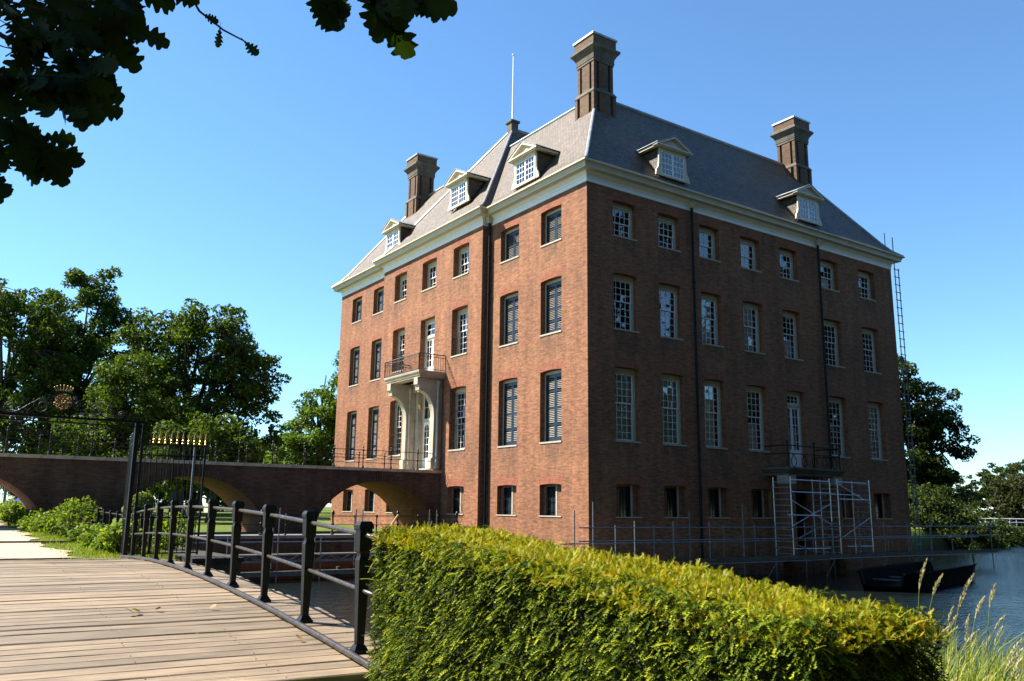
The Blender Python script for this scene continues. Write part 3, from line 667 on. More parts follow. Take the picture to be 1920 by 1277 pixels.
# ---- dormers (frame: x right, y inward, z up; origin at the middle of the front's foot)
def dormer(M, single=False):
    w, h = 1.86, 1.50
    f = MB(); f.box(-w/2, -w/2+.12, 0, .12, 0, h); f.box(w/2-.12, w/2, 0, .12, 0, h); f.box(-w/2+.12, w/2-.12, 0, .12, h-.16, h); f.box(-w/2+.12, w/2-.12, 0, .12, 0, .1)
    for s in (-1, 1):   # scrolled side pieces
        f.prism([(s*w/2, 0), (s*(w/2+.27), 0), (s*(w/2+.27), .12), (s*(w/2+.22), .30), (s*(w/2+.12), .42), (s*(w/2+.06), .65), (s*(w/2+.04), h*.85), (s*w/2, h*.85)], lambda p, t: (p[0], t, p[1]), .02, .10)
    d = obj('dormer', f, 'cream_paint', mansion, M)
    s = MB(); iw = w/2-.12
    for q in (-1, 1):
        u0, u1 = (-iw, -.01) if q < 0 else (.01, iw); st = .055
        s.box(u0, u0+st, .03, .07, .1, h-.16); s.box(u1-st, u1, .03, .07, .1, h-.16); s.box(u0+st, u1-st, .03, .07, .1, .1+st); s.box(u0+st, u1-st, .03, .07, h-.16-st, h-.16)
        zm = (.1+h-.16)/2; s.box(u0+st, u1-st, .034, .066, zm-.025, zm+.025)
        for a, b in ((.1+st, zm-.025), (zm+.025, h-.16-st)):
            cells, bars = grid_cells(u0+st, u1-st, a, b, 3, 2, .026)
            for k in bars: s.box(k[0], k[1], .038+.002*k[4], .062+.001*k[4], k[2], k[3])
            add_panes(d, M, cells, .05, single)
    obj('sash', s, 'white_paint', d, M)
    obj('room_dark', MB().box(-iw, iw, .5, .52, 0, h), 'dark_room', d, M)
    dep = 2.3
    for q in (-1, 1):
        c = MB(); c.add([(q*(w/2-.01), .12, -.1), (q*(w/2-.01), 1.25, h), (q*(w/2-.01), .12, h), (q*(w/2-.05), .12, -.1), (q*(w/2-.05), 1.25, h), (q*(w/2-.05), .12, h)], [(0, 1, 2), (5, 4, 3), (0, 3, 4, 1), (1, 4, 5, 2), (2, 5, 3, 0)])
        obj('cheek', c, 'slate', d, M, uv=True)
    p = MB(); hw = w/2+.30; rz = .62
    p.box(-hw, hw, -.16, .12, h, h+.05); p.box(-hw-.05, hw+.05, -.21, .12, h+.05, h+.13)
    p.add([(-hw, -.04, h+.13), (hw, -.04, h+.13), (0, -.04, h+.13+rz-.06)], [(0, 1, 2)])
    for q in (-1, 1):   # raking mouldings
        p.add([(q*(hw+.05), -.21, h+.13), (0, -.21, h+.13+rz), (0, -.21, h+.01+rz), (q*(hw-.18), -.21, h+.13), (q*(hw+.05), .1, h+.13), (0, .1, h+.13+rz), (0, .1, h+.01+rz), (q*(hw-.18), .1, h+.13)],
              [(0, 1, 2, 3), (7, 6, 5, 4), (0, 4, 5, 1), (3, 2, 6, 7)])
        p.box(q*(hw-.22), q*(hw+.02), .12, 1.35, h, h+.11)
    obj('pediment', p, 'cream_paint', d, M)
    rf = MB()
    for q in (-1, 1): rf.add([(q*(hw+.09), -.24, h+.135), (0, -.24, h+.15+rz), (0, dep, h+.15+rz), (q*(hw+.09), dep-.8, h+.135), (q*(hw+.09), -.24, h+.165), (0, -.24, h+.18+rz), (0, dep, h+.18+rz), (q*(hw+.09), dep-.8, h+.165)],
                             [(0, 1, 2, 3), (7, 6, 5, 4), (0, 4, 5, 1), (0, 3, 7, 4)])
    obj('dormer_roof', rf, 'lead', d, M)
    return d
dormer(rot_front(-.05, 4.98, 16.92)); dormer(rot_front(.0, 11.80, 17.72)); dormer(rot_front(-.15, 19.95, 16.92))
dormer(Matrix.Translation((5.72, -.05, 16.92)), True); dormer(Matrix.Translation((16.85, -.05, 16.92)))

# ---- downpipes with hoppers
def downpipe(x, y, nx, ny, z1=15.62):
    m = MB().tube([(x, y, z1), (x, y, -2.6)], .07, 8)
    for z in np.arange(-1, z1, 2.1): m.lathe([(.07, 0), (.095, .01), (.095, .07), (.07, .08)], x, y, z, 8)
    p = obj('downpipe', m, 'iron', mansion, world=True)
    h = MB().frus(x, y, z1-.05, .2, z1+.18, .36).box(x-.2, x+.2, y-.2, y+.2, z1+.18, z1+.42).box(x-.16, x-.1, y-.05, y+.05, z1+.42, z1+.52).box(x+.1, x+.16, y-.05, y+.05, z1+.42, z1+.52)
    obj('hopper', h, 'frame_paint', p, world=True)
downpipe(6.88, -.14, 0, -1); downpipe(17.35, -.14, 0, -1); downpipe(-.16, 8.08, -1, 0)
obj('downpipe', MB().tube([(-.14, 20.5, 15.6), (-.14, 20.5, 2.7)], .06, 8), 'iron', mansion, world=True)
obj('pane', rest_panes, 'glass', mansion, world=True)
for o in mansion.children:
    if o.name.startswith('pane'): tag(o, kind='stuff')
# ---- front portal: two great stone consoles carry the balcony
portal_z = 2.42
def console(yc_):
    pr = [(0, portal_z), (.62, portal_z), (.62, portal_z+.55), (.52, portal_z+.62), (.50, 5.35)]
    for k in range(1, 10):
        t = k/9*PI/2; pr.append((.50 + .98*(1-math.cos(t)), 5.35 + 1.35*math.sin(t)))
    pr += [(1.50, 6.95), (1.60, 7.02), (1.60, 7.42), (0, 7.42)]
    m = MB().prism(pr, lambda p, t: (-DC-p[0], t, p[1]), yc_-.22, yc_+.22)
    c = obj('console', m, 'stone', mansion, world=True)
    # attached shafts on the flank
    for s in (-1, 1):
        g = MB().lathe([(.16, 0), (.16, .12), (.12, .18), (.12, .5), (.09, .56), (.085, 3.1), (.11, 3.16), (.11, 3.3), (.08, 3.34), (.08, 4.6), (.13, 4.7), (.13, 4.9)], -DC-.30, yc_+s*.28, portal_z, 12)
        obj('shaft', g, 'stone', c, world=True, smooth=True)
console(12.45); console(15.75)
m = MB().box(-DC-.28, -DC, 12.72, 13.05, portal_z, 7.42).box(-DC-.28, -DC, 15.40, 15.48, portal_z, 7.42).box(-DC-.22, -DC, 13.05, 15.40, 6.95, 7.42).box(-DC-.33, -DC+.01, 12.72, 13.08, 5.1, 5.28).box(-DC-.33, -DC+.01, 15.36, 15.48, 5.1, 5.28)
m.box(-DC+.03, -DC+.5, 13.004, 13.36, portal_z, 7.04).box(-DC+.03, -DC+.5, 15.08, 15.446, portal_z, 7.04)
obj('portal_surround', m, 'stone', mansion, world=True)
BX, BY0, BY1 = -2.13, 11.95, 16.2
def slab_sweep(prof, x0, x1, y0, y1): return sweep(prof, [(x0, y0), (x0, y1), (x1, y1), (x1, y0)], MB())
m = slab_sweep([(-.6, 7.42), (-.02, 7.42), (-.02, 7.50), (.03, 7.52), (.05, 7.60), (.11, 7.66), (.13, 7.74), (.13, 7.78), (-.8, 7.785)], BX+.1, -DC+.14, BY0+.08, BY1-.08)
bal = obj('balcony', m, 'stone', mansion, world=True)
def balustrade(parent, pts, z0, h, step=.145, mat='bronze_rail', post=True):
    r = MB(); g = MB()
    for a, b in zip(pts[:-1], pts[1:]):
        a, b = Vector((*a, 0)), Vector((*b, 0)); L = (b-a).length; n = max(2, int(L/step))
        for zz, rr in ((h, .028), (h-.16, .016), (.09, .018)): r.tube([(a.x, a.y, z0+zz), (b.x, b.y, z0+zz)], rr, 6)
        for k in range(n+1):
            p = a+(b-a)*k/n; big = k in (0, n) or (n > 20 and k == n//2)
            g.tube([(p.x, p.y, z0), (p.x, p.y, z0+h)], .03 if big else .011, 6)
    t = obj('railing', r, mat, parent, world=True); obj('balusters', g, mat, t, world=True); tag(bpy.data.objects[t.children[0].name], kind='stuff')
balustrade(bal, [(-DC, BY0+.02), (BX, BY0+.02), (BX, BY1-.02), (-DC, BY1-.02)], 7.785, .95)
l = MB().lathe([(.02, .40), (.04, .36), (.11, .26), (.12, .23), (.10, .04), (.04, 0)], -DC-.45, 13.95, 5.85, 6).tube([(-DC-.45, 13.95, 6.2), (-DC-.45, 13.95, 6.98)], .012, 6)
tag(obj('hanging_lantern', l, 'gilt', world=True), 'gilded hanging lantern under the stone balcony above the front door', 'lantern')

# ---- garden portico on the shaded side
PX0, PX1, PY = 11.75, 16.25, -1.55
m = slab_sweep([(-.5, 2.12), (-.05, 2.12), (-.05, 2.26), (.02, 2.28), (.06, 2.36), (.14, 2.42), (.14, 2.52), (-.6, 2.53)], PX0, PX1, PY, .25)
port = obj('portico', m, 'stone_dark', mansion, world=True)
for x in (PX0+.32, PX1-.32):
    obj('pillar', MB().box(x-.27, x+.27, PY+.1, PY+.64, -2.9, 1.70), 'brick', port, uv=True, world=True); obj('capital', MB().box(x-.33, x+.33, PY+.05, PY+.7, 1.70, 2.12), 'stone', port, world=True)
g = MB(); z = 2.53
pts = [(PX0+.1, -.05), (PX0+.1, PY+.05), (PX1-.1, PY+.05), (PX1-.1, -.05)]
for a, b in zip(pts[:-1], pts[1:]):
    for h, rr in ((1.1, .035), (.68, .025)): g.tube([(*a, z+h), (*b, z+h)], rr, 6)
for p in pts[1:3] + [((PX0+PX1)/2, PY+.05)]:
    g.tube([(*p, z), (*p, z+1.25)], .045, 8); g.lathe([(.03, 0), (.075, .04), (.075, .09), (.02, .14)], *p, z+1.22, 8)
n = 5
for k in range(n):
    cx = PX0+.55+(PX1-PX0-1.1)*k/(n-1)
    for s in (-1, 1):
        g.tube([(cx+s*(.02+.30*math.sin(t)*(.35+.65*(t/4.4))), PY+.05, z+.02+.60*(1-math.cos(t*.75))/2+.02*t) for t in np.linspace(0, 4.4, 14)], .022, 6)
tag(obj('railing', g, 'iron', port, world=True), None)

# ---- rods on the roof corner and a climbing ladder of scaffold tube at the rear corner
m = MB().tube([(LX+.1, .3, 16.2), (LX+.1, .3, 18.0)], .03, 6).tube([(LX-1.0, .3, 16.9), (LX+.3, .3, 16.75)], .03, 6)
obj('roof_rod', m, 'tube_steel', mansion, world=True)
lad = thing('scaffold_ladder', 'tall narrow scaffold ladder standing against the far right house corner', 'ladder', (LX+.35, -.2, -2.4))
for x in (LX+.2, LX+.62): obj('upright', MB().tube([(x, -.15, -3.2), (x, -.15, 17.6 if x < LX+.4 else 15.6)], .035, 6), 'tube_steel', lad, world=True)
for k in range(36): obj('rung', MB().tube([(LX+.1, -.15, -2+k*.5), (LX+.72, -.15, -2+k*.5)], .028, 6), 'tube_steel', lad, world=True)

# ================================================================ THE BRICK BRIDGE
bridge = thing('brick_bridge', 'old brick bridge with three round arches leading to the front door', 'bridge', (-13, 14.3, -1.5))
YN, YF = 12.1, 16.5; ZT = 2.16; ARCHX = [-4.25, -13.6, -22.95, -32.3]; AR = 3.72; AZ = -1.95; CR = 3.56   # half span, springing, rise
def arch_pts(cx, n=28, g=0.0): return [(cx+(AR+g)*math.cos(PI-PI*i/n), AZ+(CR+g)*math.sin(PI*i/n)) for i in range(n+1)]
def spandrel(y):
    m = MB()
    xs = [-DC]
    def col_(xa, za, xb, zb): m.quad((xa, y, za), (xb, y, zb), (xb, y, ZT), (xa, y, ZT))
    right = -DC-.002
    for cx in ARCHX:
        pts = arch_pts(cx)
        m.quad((cx+AR, y, -4), (right, y, -4), (right, y, ZT), (cx+AR, y, ZT))
        for i in range(len(pts)-1): col_(*pts[i], *pts[i+1])
        right = cx-AR
    m.quad((-48, y, -4), (right, y, -4), (right, y, ZT), (-48, y, ZT))
    return m
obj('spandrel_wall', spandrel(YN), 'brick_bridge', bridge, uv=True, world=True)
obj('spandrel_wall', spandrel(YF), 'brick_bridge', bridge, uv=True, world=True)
for cx in ARCHX:
    m = MB(); pts = [(cx-AR, -4)] + arch_pts(cx) + [(cx+AR, -4)]
    for (xa, za), (xb, zb) in zip(pts[:-1], pts[1:]): m.quad((xa, YN, za), (xb, YN, zb), (xb, YF, zb), (xa, YF, za))
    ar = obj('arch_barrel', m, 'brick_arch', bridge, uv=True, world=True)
    r = MB(); n = 90
    for i in range(n):
        t0, t1 = PI*i/n+.004, PI*(i+1)/n-.004; rr = .40 + .025*((i*7) % 3)
        q = [(cx+(AR+e)*math.cos(PI-t), AZ+(CR+e)*math.sin(t)) for t, e in ((t0, 0), (t1, 0), (t1, rr), (t0, rr))]
        r.prism(q, lambda p, t: (p[0], t, p[1]), YN-.03-.012*((i*5) % 3), YN+.1)
    tag(obj('arch_ring_bricks', r, 'brick_bridge', ar, uv=True, world=True), kind='stuff')
m = MB(); x = -DC-.005; k = 0
while x > -47:      # coping slabs, each with its own joint
    L = 1.22+.1*math.sin(k*2.3)
    obj('coping_slab', MB().box(x-L+.012, x-.0, YN-.07, YN+.42, ZT, ZT+.15+.006*((k*3) % 3)), 'stone', bridge, world=True)
    if x > -30: obj('coping_slab', MB().box(x-L+.012, x, YF-.42, YF+.07, ZT, ZT+.15), 'stone', bridge, world=True)
    x -= L; k += 1
obj('bridge_deck', MB().box(-48, -DC-.004, YN+.42, YF-.42, 1.8, ZT+.08), 'sand_path', bridge, world=True)
for yy in (YN+.17, YF-.17):
    rl = MB()
    for h in (.92, .50): rl.tube([(-DC, yy, ZT+.15+h), (-47, yy, ZT+.15+h)], .017, 6)
    ro = obj('railing', rl, 'iron', bridge, world=True)
    k = 0
    while True:
        px = -1.85-1.62*k; k += 1
        if px < -40: break
        prof = [(.075, 0), (.075, .05), (.045, .12), (.03, .17), (.03, .42), (.05, .46), (.05, .54), (.03, .58), (.03, .85), (.05, .88), (.05, .96), (.022, 1.0), (.045, 1.05), (.045, 1.09), (.01, 1.14)]
        obj('post', MB().lathe(prof, px, yy, ZT+.15, 8), 'iron', ro, world=True)

# ================================================================ QUAY IN FRONT OF THE BRIDGE
quay = thing('quay_wall', 'low stepped quay of brick and concrete along the moat before the arches', 'quay', (-9, 9, -3))
obj('quay_coping', MB().box(-16.95, -.01, 8.45, 10.9, -1.12, -.98), 'concrete', quay, world=True)
obj('quay_face', MB().box(-16.98, -.012, 8.6, 9.6, -4.2, -1.12), 'brick_bridge', quay, uv=True, world=True)
obj('brick_footing', MB().box(-14.6, -.02, 7.45, 8.6, -4.2, -2.05), 'brick_arch', quay, uv=True, world=True)
obj('timber_waling', MB().box(-15.0, -.03, 6.95, 7.12, -2.62, -2.42), 'concrete', quay, world=True)
for k in range(10): obj('pile', MB().tube([(-14.6+k*1.55, 7.2, -4.2), (-14.6+k*1.55, 7.2, -2.3)], .09, 8), 'scaffold_board', quay, world=True)
bankw = thing('bank_wall', 'brick retaining wall of the moat bank between the gate and the quay', 'wall', (-17.5, 2, -3))
obj('wall_face', MB().box(-18.2, -17.0, -6.4, 10.9, -4.2, -1.14), 'brick_bridge', bankw, uv=True, world=True)
obj('wall_coping', MB().box(-18.25, -16.95, -6.45, 8.44, -1.14, -1.03), 'soil', bankw, world=True)
qr = thing('quay_railing', 'black iron railing along the quay edge below the arches', 'railing', (-8, 8.8, -.98))
m = MB()
for h in (.88, .82, .45, .12): m.tube([(-15, 8.8, -.98+h), (-1, 8.8, -.98+h)], .014, 6)
obj('rails', m, 'iron', qr, world=True)
for k in range(13):
    x = -14.8+1.12*k; big = k % 3 == 0
    prof = [(.06, 0), (.06, .05), (.03, .1), (.03, .35), (.05, .40), (.05, .46), (.03, .5), (.03, .8), (.055, .84), (.055, .92), (.015, 1.0)]
    obj('post', MB().lathe([(r*(1.4 if big else 1), z*(1.12 if big else .95)) for r, z in prof], x, 8.8, -.98, 8), 'iron', qr, world=True)
# building work over the moat: lattice girder walkway on tubes
lg = thing('lattice_girder', 'grey steel lattice girder walkway standing in the moat before the quay', 'scaffold', (-9, 7.6, -2.8))
for y in (6.6, 7.3):
    for z in (-1.75, -2.02): obj('chord', MB().tube([(-15.5, y, z), (-3.5, y, z)], .026, 6), 'tube_steel', lg, world=True)
    for k in range(20): obj('brace', MB().tube([(-15.5+k*.6, y, -1.75 if k % 2 else -2.02), (-14.9+k*.6, y, -2.02 if k % 2 else -1.75)], .018, 5), 'tube_steel', lg, world=True)
    for k in range(7): obj('upright', MB().tube([(-15.2+k*1.9, y, -4.2), (-15.2+k*1.9, y, -1.0 if k % 2 else .2)], .026, 6), 'tube_steel', lg, world=True)
    obj('handrail', MB().tube([(-15.5, y, -1.2), (-3.5, y, -1.22)], .024, 6), 'tube_steel', lg, world=True)
obj('board', MB().box(-15.4, -9.6, 6.65, 7.25, -1.74, -1.70), 'scaffold_board', lg, world=True)
obj('board', MB().box(-9.55, -3.6, 6.66, 7.24, -1.74, -1.70), 'scaffold_board', lg, world=True)
pole = MB().tube([(-6.4, 8.2, -2.0), (-5.1, 8.0, -.05)], .05, 6)
tag(obj('timber_pole', pole, 'straw', world=True), 'pale bare timber pole leaning at the quay below the right arch', 'pole')

# ================================================================ SCAFFOLD ON THE SHADED SIDE
wk = thing('scaffold_walkway', 'long steel tube scaffold walkway along the shaded wall above the moat', 'scaffold', (14, -1.6, -3))
for k in range(15):
    x = -1.6+2.25*k
    for y, zt in ((-1.0, -.35+.6*((k*5) % 3 == 0)), (-2.2, -.15+.75*((k*3) % 4 == 0))):
        obj('upright', MB().tube([(x, y, -4.3), (x, y, zt)], .030, 6), 'tube_steel', wk, world=True)
for y in (-1.0, -2.2):
    for z in ((-.42, -.95, -2.0) if y < -2 else (-1.1, -2.0)):
        obj('ledger', MB().tube([(-2.4, y-.05, z), (14, y-.05, z-.01)], .027, 6), 'tube_steel', wk, world=True)
        obj('ledger', MB().tube([(13.6, y-.11, z+.03), (30.6, y-.11, z+.02)], .027, 6), 'tube_steel', wk, world=True)
for k in range(6): obj('brace', MB().tube([(-1.6+4.5*k, -2.3, -4.2), (.6+4.5*k, -2.3, -2.0)], .024, 6), 'tube_steel', wk, world=True)
for k in range(9):
    for j in range(4): obj('board', MB().box(-2.3+3.65*k, 1.32+3.65*k, -2.1+.27*j, -1.86+.27*j, -1.97+.004*j, -1.93+.004*j), 'scaffold_board', wk, world=True)
obj('toe_board', MB().box(-2.3, 30.5, -2.27, -2.24, -1.95, -1.75), 'scaffold_board', wk, world=True)
def tower(x0, x1, label, braces):
    t = thing('scaffold_tower', label, 'scaffold', ((x0+x1)/2, -1.5, -1.93), 'aluminium scaffold towers under the side portico')
    for x in (x0, x1):
        for y in (-1.05, -2.08): obj('upright', MB().tube([(x, y, -1.93), (x, y, 2.0)], .030, 8), 'aluminium', t, world=True)
        for k in range(13): obj('rung', MB().tube([(x, -1.05, -1.7+k*.29), (x, -2.08, -1.7+k*.29)], .020, 6), 'aluminium', t, world=True)
    for (ya, za, zb) in braces: obj('brace', MB().tube([(x0, ya, za), (x1, ya, zb)], .022, 6), 'aluminium', t, world=True)
    return t
t1 = tower(11.15, 14.3, 'left scaffold tower with crossed braces under the side portico', [(-2.12, .85, -.35), (-2.12, -.35, .75), (-1.0, -.9, -1.7), (-1.0, -1.6, -.6)])
t2 = tower(14.95, 17.75, 'right scaffold tower with single diagonal braces beside the side portico', [(-2.12, 1.75, .75), (-2.12, -1.0, .1)])
for t, x0, x1, z, y in ((t1, 11.1, 14.35, 1.27, -2.1), (t1, 10.7, 13.4, .15, -2.1), (t1, 11.1, 14.1, 1.86, -2.1), (t1, 11.1, 14.0, -1.45, -2.1), (t2, 14.4, 16.9, 1.22, -2.0), (t2, 14.95, 17.7, .98, -2.1), (t2, 14.9, 17.4, 1.85, -2.1), (t2, 15.4, 17.7, -1.4, -2.1)):
    obj('ledger', MB().tube([(x0, y-.05, z), (x1, y-.05, z-.02)], .030, 6), 'aluminium', t, world=True)

# ================================================================ BARGE
b = MB(); L, W, H = 10.5, 2.6, .85
sec = [(-L/2, .7, .30), (-L/2+1.3, 1.0, 0), (L/2-1.5, 1.0, 0), (L/2, .82, .32)]
rows = []
for x, wf, zb in sec: rows.append([(x, -W/2*wf, H), (x, -W/2*wf*.86, zb), (x, W/2*wf*.86, zb), (x, W/2*wf, H), (x, W/2*wf-.1, H), (x, W/2*wf*.8, zb+.08), (x, -W/2*wf*.8, zb+.08), (x, -W/2*wf+.1, H)])
for i in range(3):
    for k in range(8): b.quad(rows[i][k], rows[i][(k+1) % 8], rows[i+1][(k+1) % 8], rows[i+1][k])
b.add(rows[0], [tuple(range(8))]); b.add(rows[3], [tuple(range(8))[::-1]])
barge = thing('work_barge', 'flat dark work barge lying on the water beside the scaffold', 'boat', (13.6, -7.0, -2.95), rz=R(14))
BM = WM[barge.name]
obj('hull', b, 'hull', barge, BM)
for s in (-1, 1): obj('gunwale', MB().tube([(-L/2, s*W/2*.7, H), (-L/2+1.3, s*W/2, H), (L/2-1.5, s*W/2, H), (L/2, s*W/2*.82, H)], .05, 6), 'hull', barge, BM)
for k in range(4): obj('thwart', MB().box(-3+k*2, -2.8+k*2, -W/2*.9, W/2*.9, .4, .46), 'scaffold_board', barge, BM)
# ================================================================ THE WOODEN BRIDGE
BO, BA = (-20.56, -21.31), -0.0585
BMx = Matrix.Translation((*BO, 0)) @ Matrix.Rotation(BA, 4, 'Z')
wood = thing('wooden_bridge', 'arched timber plank footbridge with black iron railing over the moat', 'bridge', (-22.0, -13.5, -2.8))
def dz(s): return -.815 - .0036*(s-8)**2
def plank_mesh(L, w, h, seed):
    r = random.Random(seed); m = MB(); c = .012; n = 5
    rows = []
    for i in range(n+1):
        x = -L/2 + L*i/n; a, b = r.uniform(-.004, .004), r.uniform(-.003, .003)
        rows.append([(x, -w/2+a, -h), (x, w/2+a, -h), (x, w/2+a, -c), (x, w/2-c+a, b), (x, -w/2+c+a, b), (x, -w/2+a, -c)])
    for i in range(n):
        for k in range(6): m.quad(rows[i][k], rows[i][(k+1) % 6], rows[i+1][(k+1) % 6], rows[i+1][k])
    m.add(rows[0], [tuple(range(6))[::-1]]); m.add(rows[-1], [tuple(range(6))])
    return m.mesh('plank')
PIT = .238
pm = [plank_mesh(4.72+.02*k, PIT-.012-.006*((k*2) % 4), .07, k) for k in range(4)]
for p in pm: p.materials.append(MATS['plank_wood'])
N_PL = 71
for k in range(N_PL):
    s = -.60 + k*PIT
    M = BMx @ Matrix.Translation((-1.93+random.uniform(-.03, .03), s, dz(s)+random.uniform(-.007, .007))) @ Matrix.Rotation(math.atan(-.0072*(s-8)) + random.gauss(0, .006), 4, 'X') @ Matrix.Rotation(random.gauss(0, .0012), 4, 'Z')
    if k % 2: M = M @ Matrix.Rotation(PI, 4, 'Z')
    obj('plank', pm[random.randrange(4)], 'plank_wood', wood, M)
nl = MB()
for k in range(N_PL):     # nail heads over the beams
    s = -.60 + k*PIT
    for x in (-4.1, -2.9, -1.9, -.9, .2):
        for e in (-.06, .06):
            cx_, cy_ = x+random.gauss(0, .012), s+e+random.gauss(0, .008); random.random() < .55 and nl.lathe([(.0062, 0), (.0062, .003)], cx_, cy_, dz(s)+.004, 6)
tag(obj('nail_heads', nl, 'iron', wood, BMx), kind='stuff')
for x in (-4.1, -2.9, -1.9, -.9, .2):
    m = MB(); n = 14
    for i in range(n):
        s0, s1 = -.6+17.0*i/n, -.6+17.0*(i+1)/n
        m.add([(x-.1, s0, dz(s0)-.42), (x+.1, s0, dz(s0)-.42), (x+.1, s0, dz(s0)-.085), (x-.1, s0, dz(s0)-.085), (x-.1, s1, dz(s1)-.42), (x+.1, s1, dz(s1)-.42), (x+.1, s1, dz(s1)-.085), (x-.1, s1, dz(s1)-.085)],
              [(0, 1, 5, 4), (1, 2, 6, 5), (2, 3, 7, 6), (3, 0, 4, 7)])
    obj('beam', m, 'scaffold_board', wood, BMx)
for s in (5.2, 10.8):
    for x in (-3.9, -1.9, .1): obj('pile', MB().tube([(x, s, -4.3), (x, s, dz(s)-.42)], .14, 10), 'scaffold_board', wood, BMx)
# railing: cast posts that taper downward, two pipes and a kerb pipe
def post_mesh(h=1.2, k=1.0):
    m = MB()
    for z0, w0, z1, w1 in ((0, .15, .03, .15), (.03, .135, .075, .085), (.075, .070, .84, .112), (.84, .112, .875, .086), (.875, .086, .90, .086), (.90, .086, .925, .118), (.925, .118, 1.13, .124), (1.13, .145, 1.165, .145), (1.165, .145, 1.2, .105)):
        m.frus(0, 0, z0*h/1.2, w0*k, z1*h/1.2, w1*k)
    me = m.mesh('post'); me.materials.append(MATS['iron']); return me
PM = post_mesh()
SP = 1.635
for k in range(10):
    s = SP*k; obj('post', PM, 'iron', wood, BMx @ Matrix.Translation((0, s, dz(s)+.001)) @ Matrix.Rotation(random.gauss(0, .02), 4, 'Z') @ Matrix.Rotation(random.gauss(0, .006), 4, 'X'))
for h, rr, a in ((1.075, .024, -.42), (.565, .021, -.42)):
    obj('rail', MB().tube([(0, s, dz(s)+h) for s in np.arange(a, 15.3, .4)], rr, 10), 'rail_iron', wood, BMx, smooth=True)
obj('kerb_pipe', MB().tube([(-.16, s, dz(s)+.045) for s in np.arange(-1.5, 15.9, .45)], .030, 10), 'rail_iron', wood, BMx, smooth=True)
obj('abutment', MB().box(-4.6, .6, -1.6, -.72, -4.2, -1.22), 'brick_bridge', wood, BMx, uv=True)
obj('abutment', MB().box(-4.6, .6, 16.35, 17.2, -4.2, -1.13), 'brick_bridge', wood, BMx, uv=True)
obj('sign_plate', MB().box(-.02, .02, SP*4+.16, SP*4+.55, dz(7)+.99, dz(7)+1.14), 'sign_plate', wood, BMx)

# fallen leaves on the planks
def oak_leaf(L, w, seed, lobes=4.5, droop=.12):
    """lobed oak leaf: rounded lobes that lean forward, narrow sinuses, short stalk"""
    r = random.Random(seed); m = MB(); V = []; F = []
    keys = [(0, .02), (.06, .06), (.13, .05), (.20, .13), (.26, .14), (.31, .075), (.38, .21), (.45, .225), (.50, .11), (.57, .275), (.645, .285), (.695, .15), (.76, .24), (.82, .235), (.86, .15), (.92, .155), (.97, .10), (1.0, .01)]
    sides = []
    for sd in (-1, 1):
        ks = [(t + r.uniform(-.012, .012), q*r.uniform(.82, 1.15)) for t, q in keys]; pts = []
        for (t0, w0), (t1, w1) in zip(ks[:-1], ks[1:]):
            for i in range(3):
                f = i/3; e = .5-.5*math.cos(f*PI); pts.append((t0+(t1-t0)*f, w0+(w1-w0)*e))
        pts.append(ks[-1]); sides.append(pts)
    n = len(sides[0]); sc = w/.30/L*L
    def zz(x, y): return -droop*y*y/L + .12*abs(x)
    for i in range(n):
        tm = (sides[0][i][0]+sides[1][i][0])/2
        for sd, k in ((-1, 0), (0, None), (1, 1)):
            if sd == 0: x, y = 0, L*tm
            else: t, q = sides[k][i]; x, y = sd*q*sc, L*min(1.0, t) + .10*q*L*(1-t*.5)
            V.append((x, y, zz(x, y)))
    for i in range(n-1):
        for k in (0, 1): a = i*3+k; F.append((a, a+1, a+4, a+3))
    m.add(V, F); m.tube([(0, -.03, .004), (0, 0, 0), (0, L*.6, zz(0, L*.6)-.001)], [.0018, .0014, .0006], 4)
    return m.mesh('leaf')
def ground_leaf(x, y, z, mat, L, label, seed):
    me = oak_leaf(L, L*.36, seed, droop=-.28); me.materials.append(MATS[mat])
    o = obj('fallen_leaf', me, mat, None, Matrix.Translation((x, y, z)) @ Matrix.Rotation(seed*1.7, 4, 'Z') @ Matrix.Rotation(.15, 4, 'X')); tag(o, label, 'leaf', 'fallen leaves on the bridge planks')
def deck_z(x, y):
    v = BMx.inverted() @ Vector((x, y, 0)); return dz(v.y)
for x, y, mt, L, lb, sd in ((-21.94, -18.55, 'yellow_leaf', .17, 'curled yellow-green leaf on the bridge planks', 1), (-21.90, -18.47, 'yellow_leaf', .13, 'small yellow leaf tucked under the curled yellow leaf on the planks', 5), (-21.72, -18.35, 'dry_leaf', .09, 'small dark brown leaf right of the yellow leaf on the planks', 2), (-21.2, -18.55, 'dry_leaf', .12, 'dry tan leaf on the planks nearest the railing', 3), (-20.85, -20.7, 'dry_leaf', .11, 'dry brown leaf caught against the kerb pipe by the nearest post', 4)):
    ground_leaf(x, y, deck_z(x, y)+.022, mt, L, lb, sd)

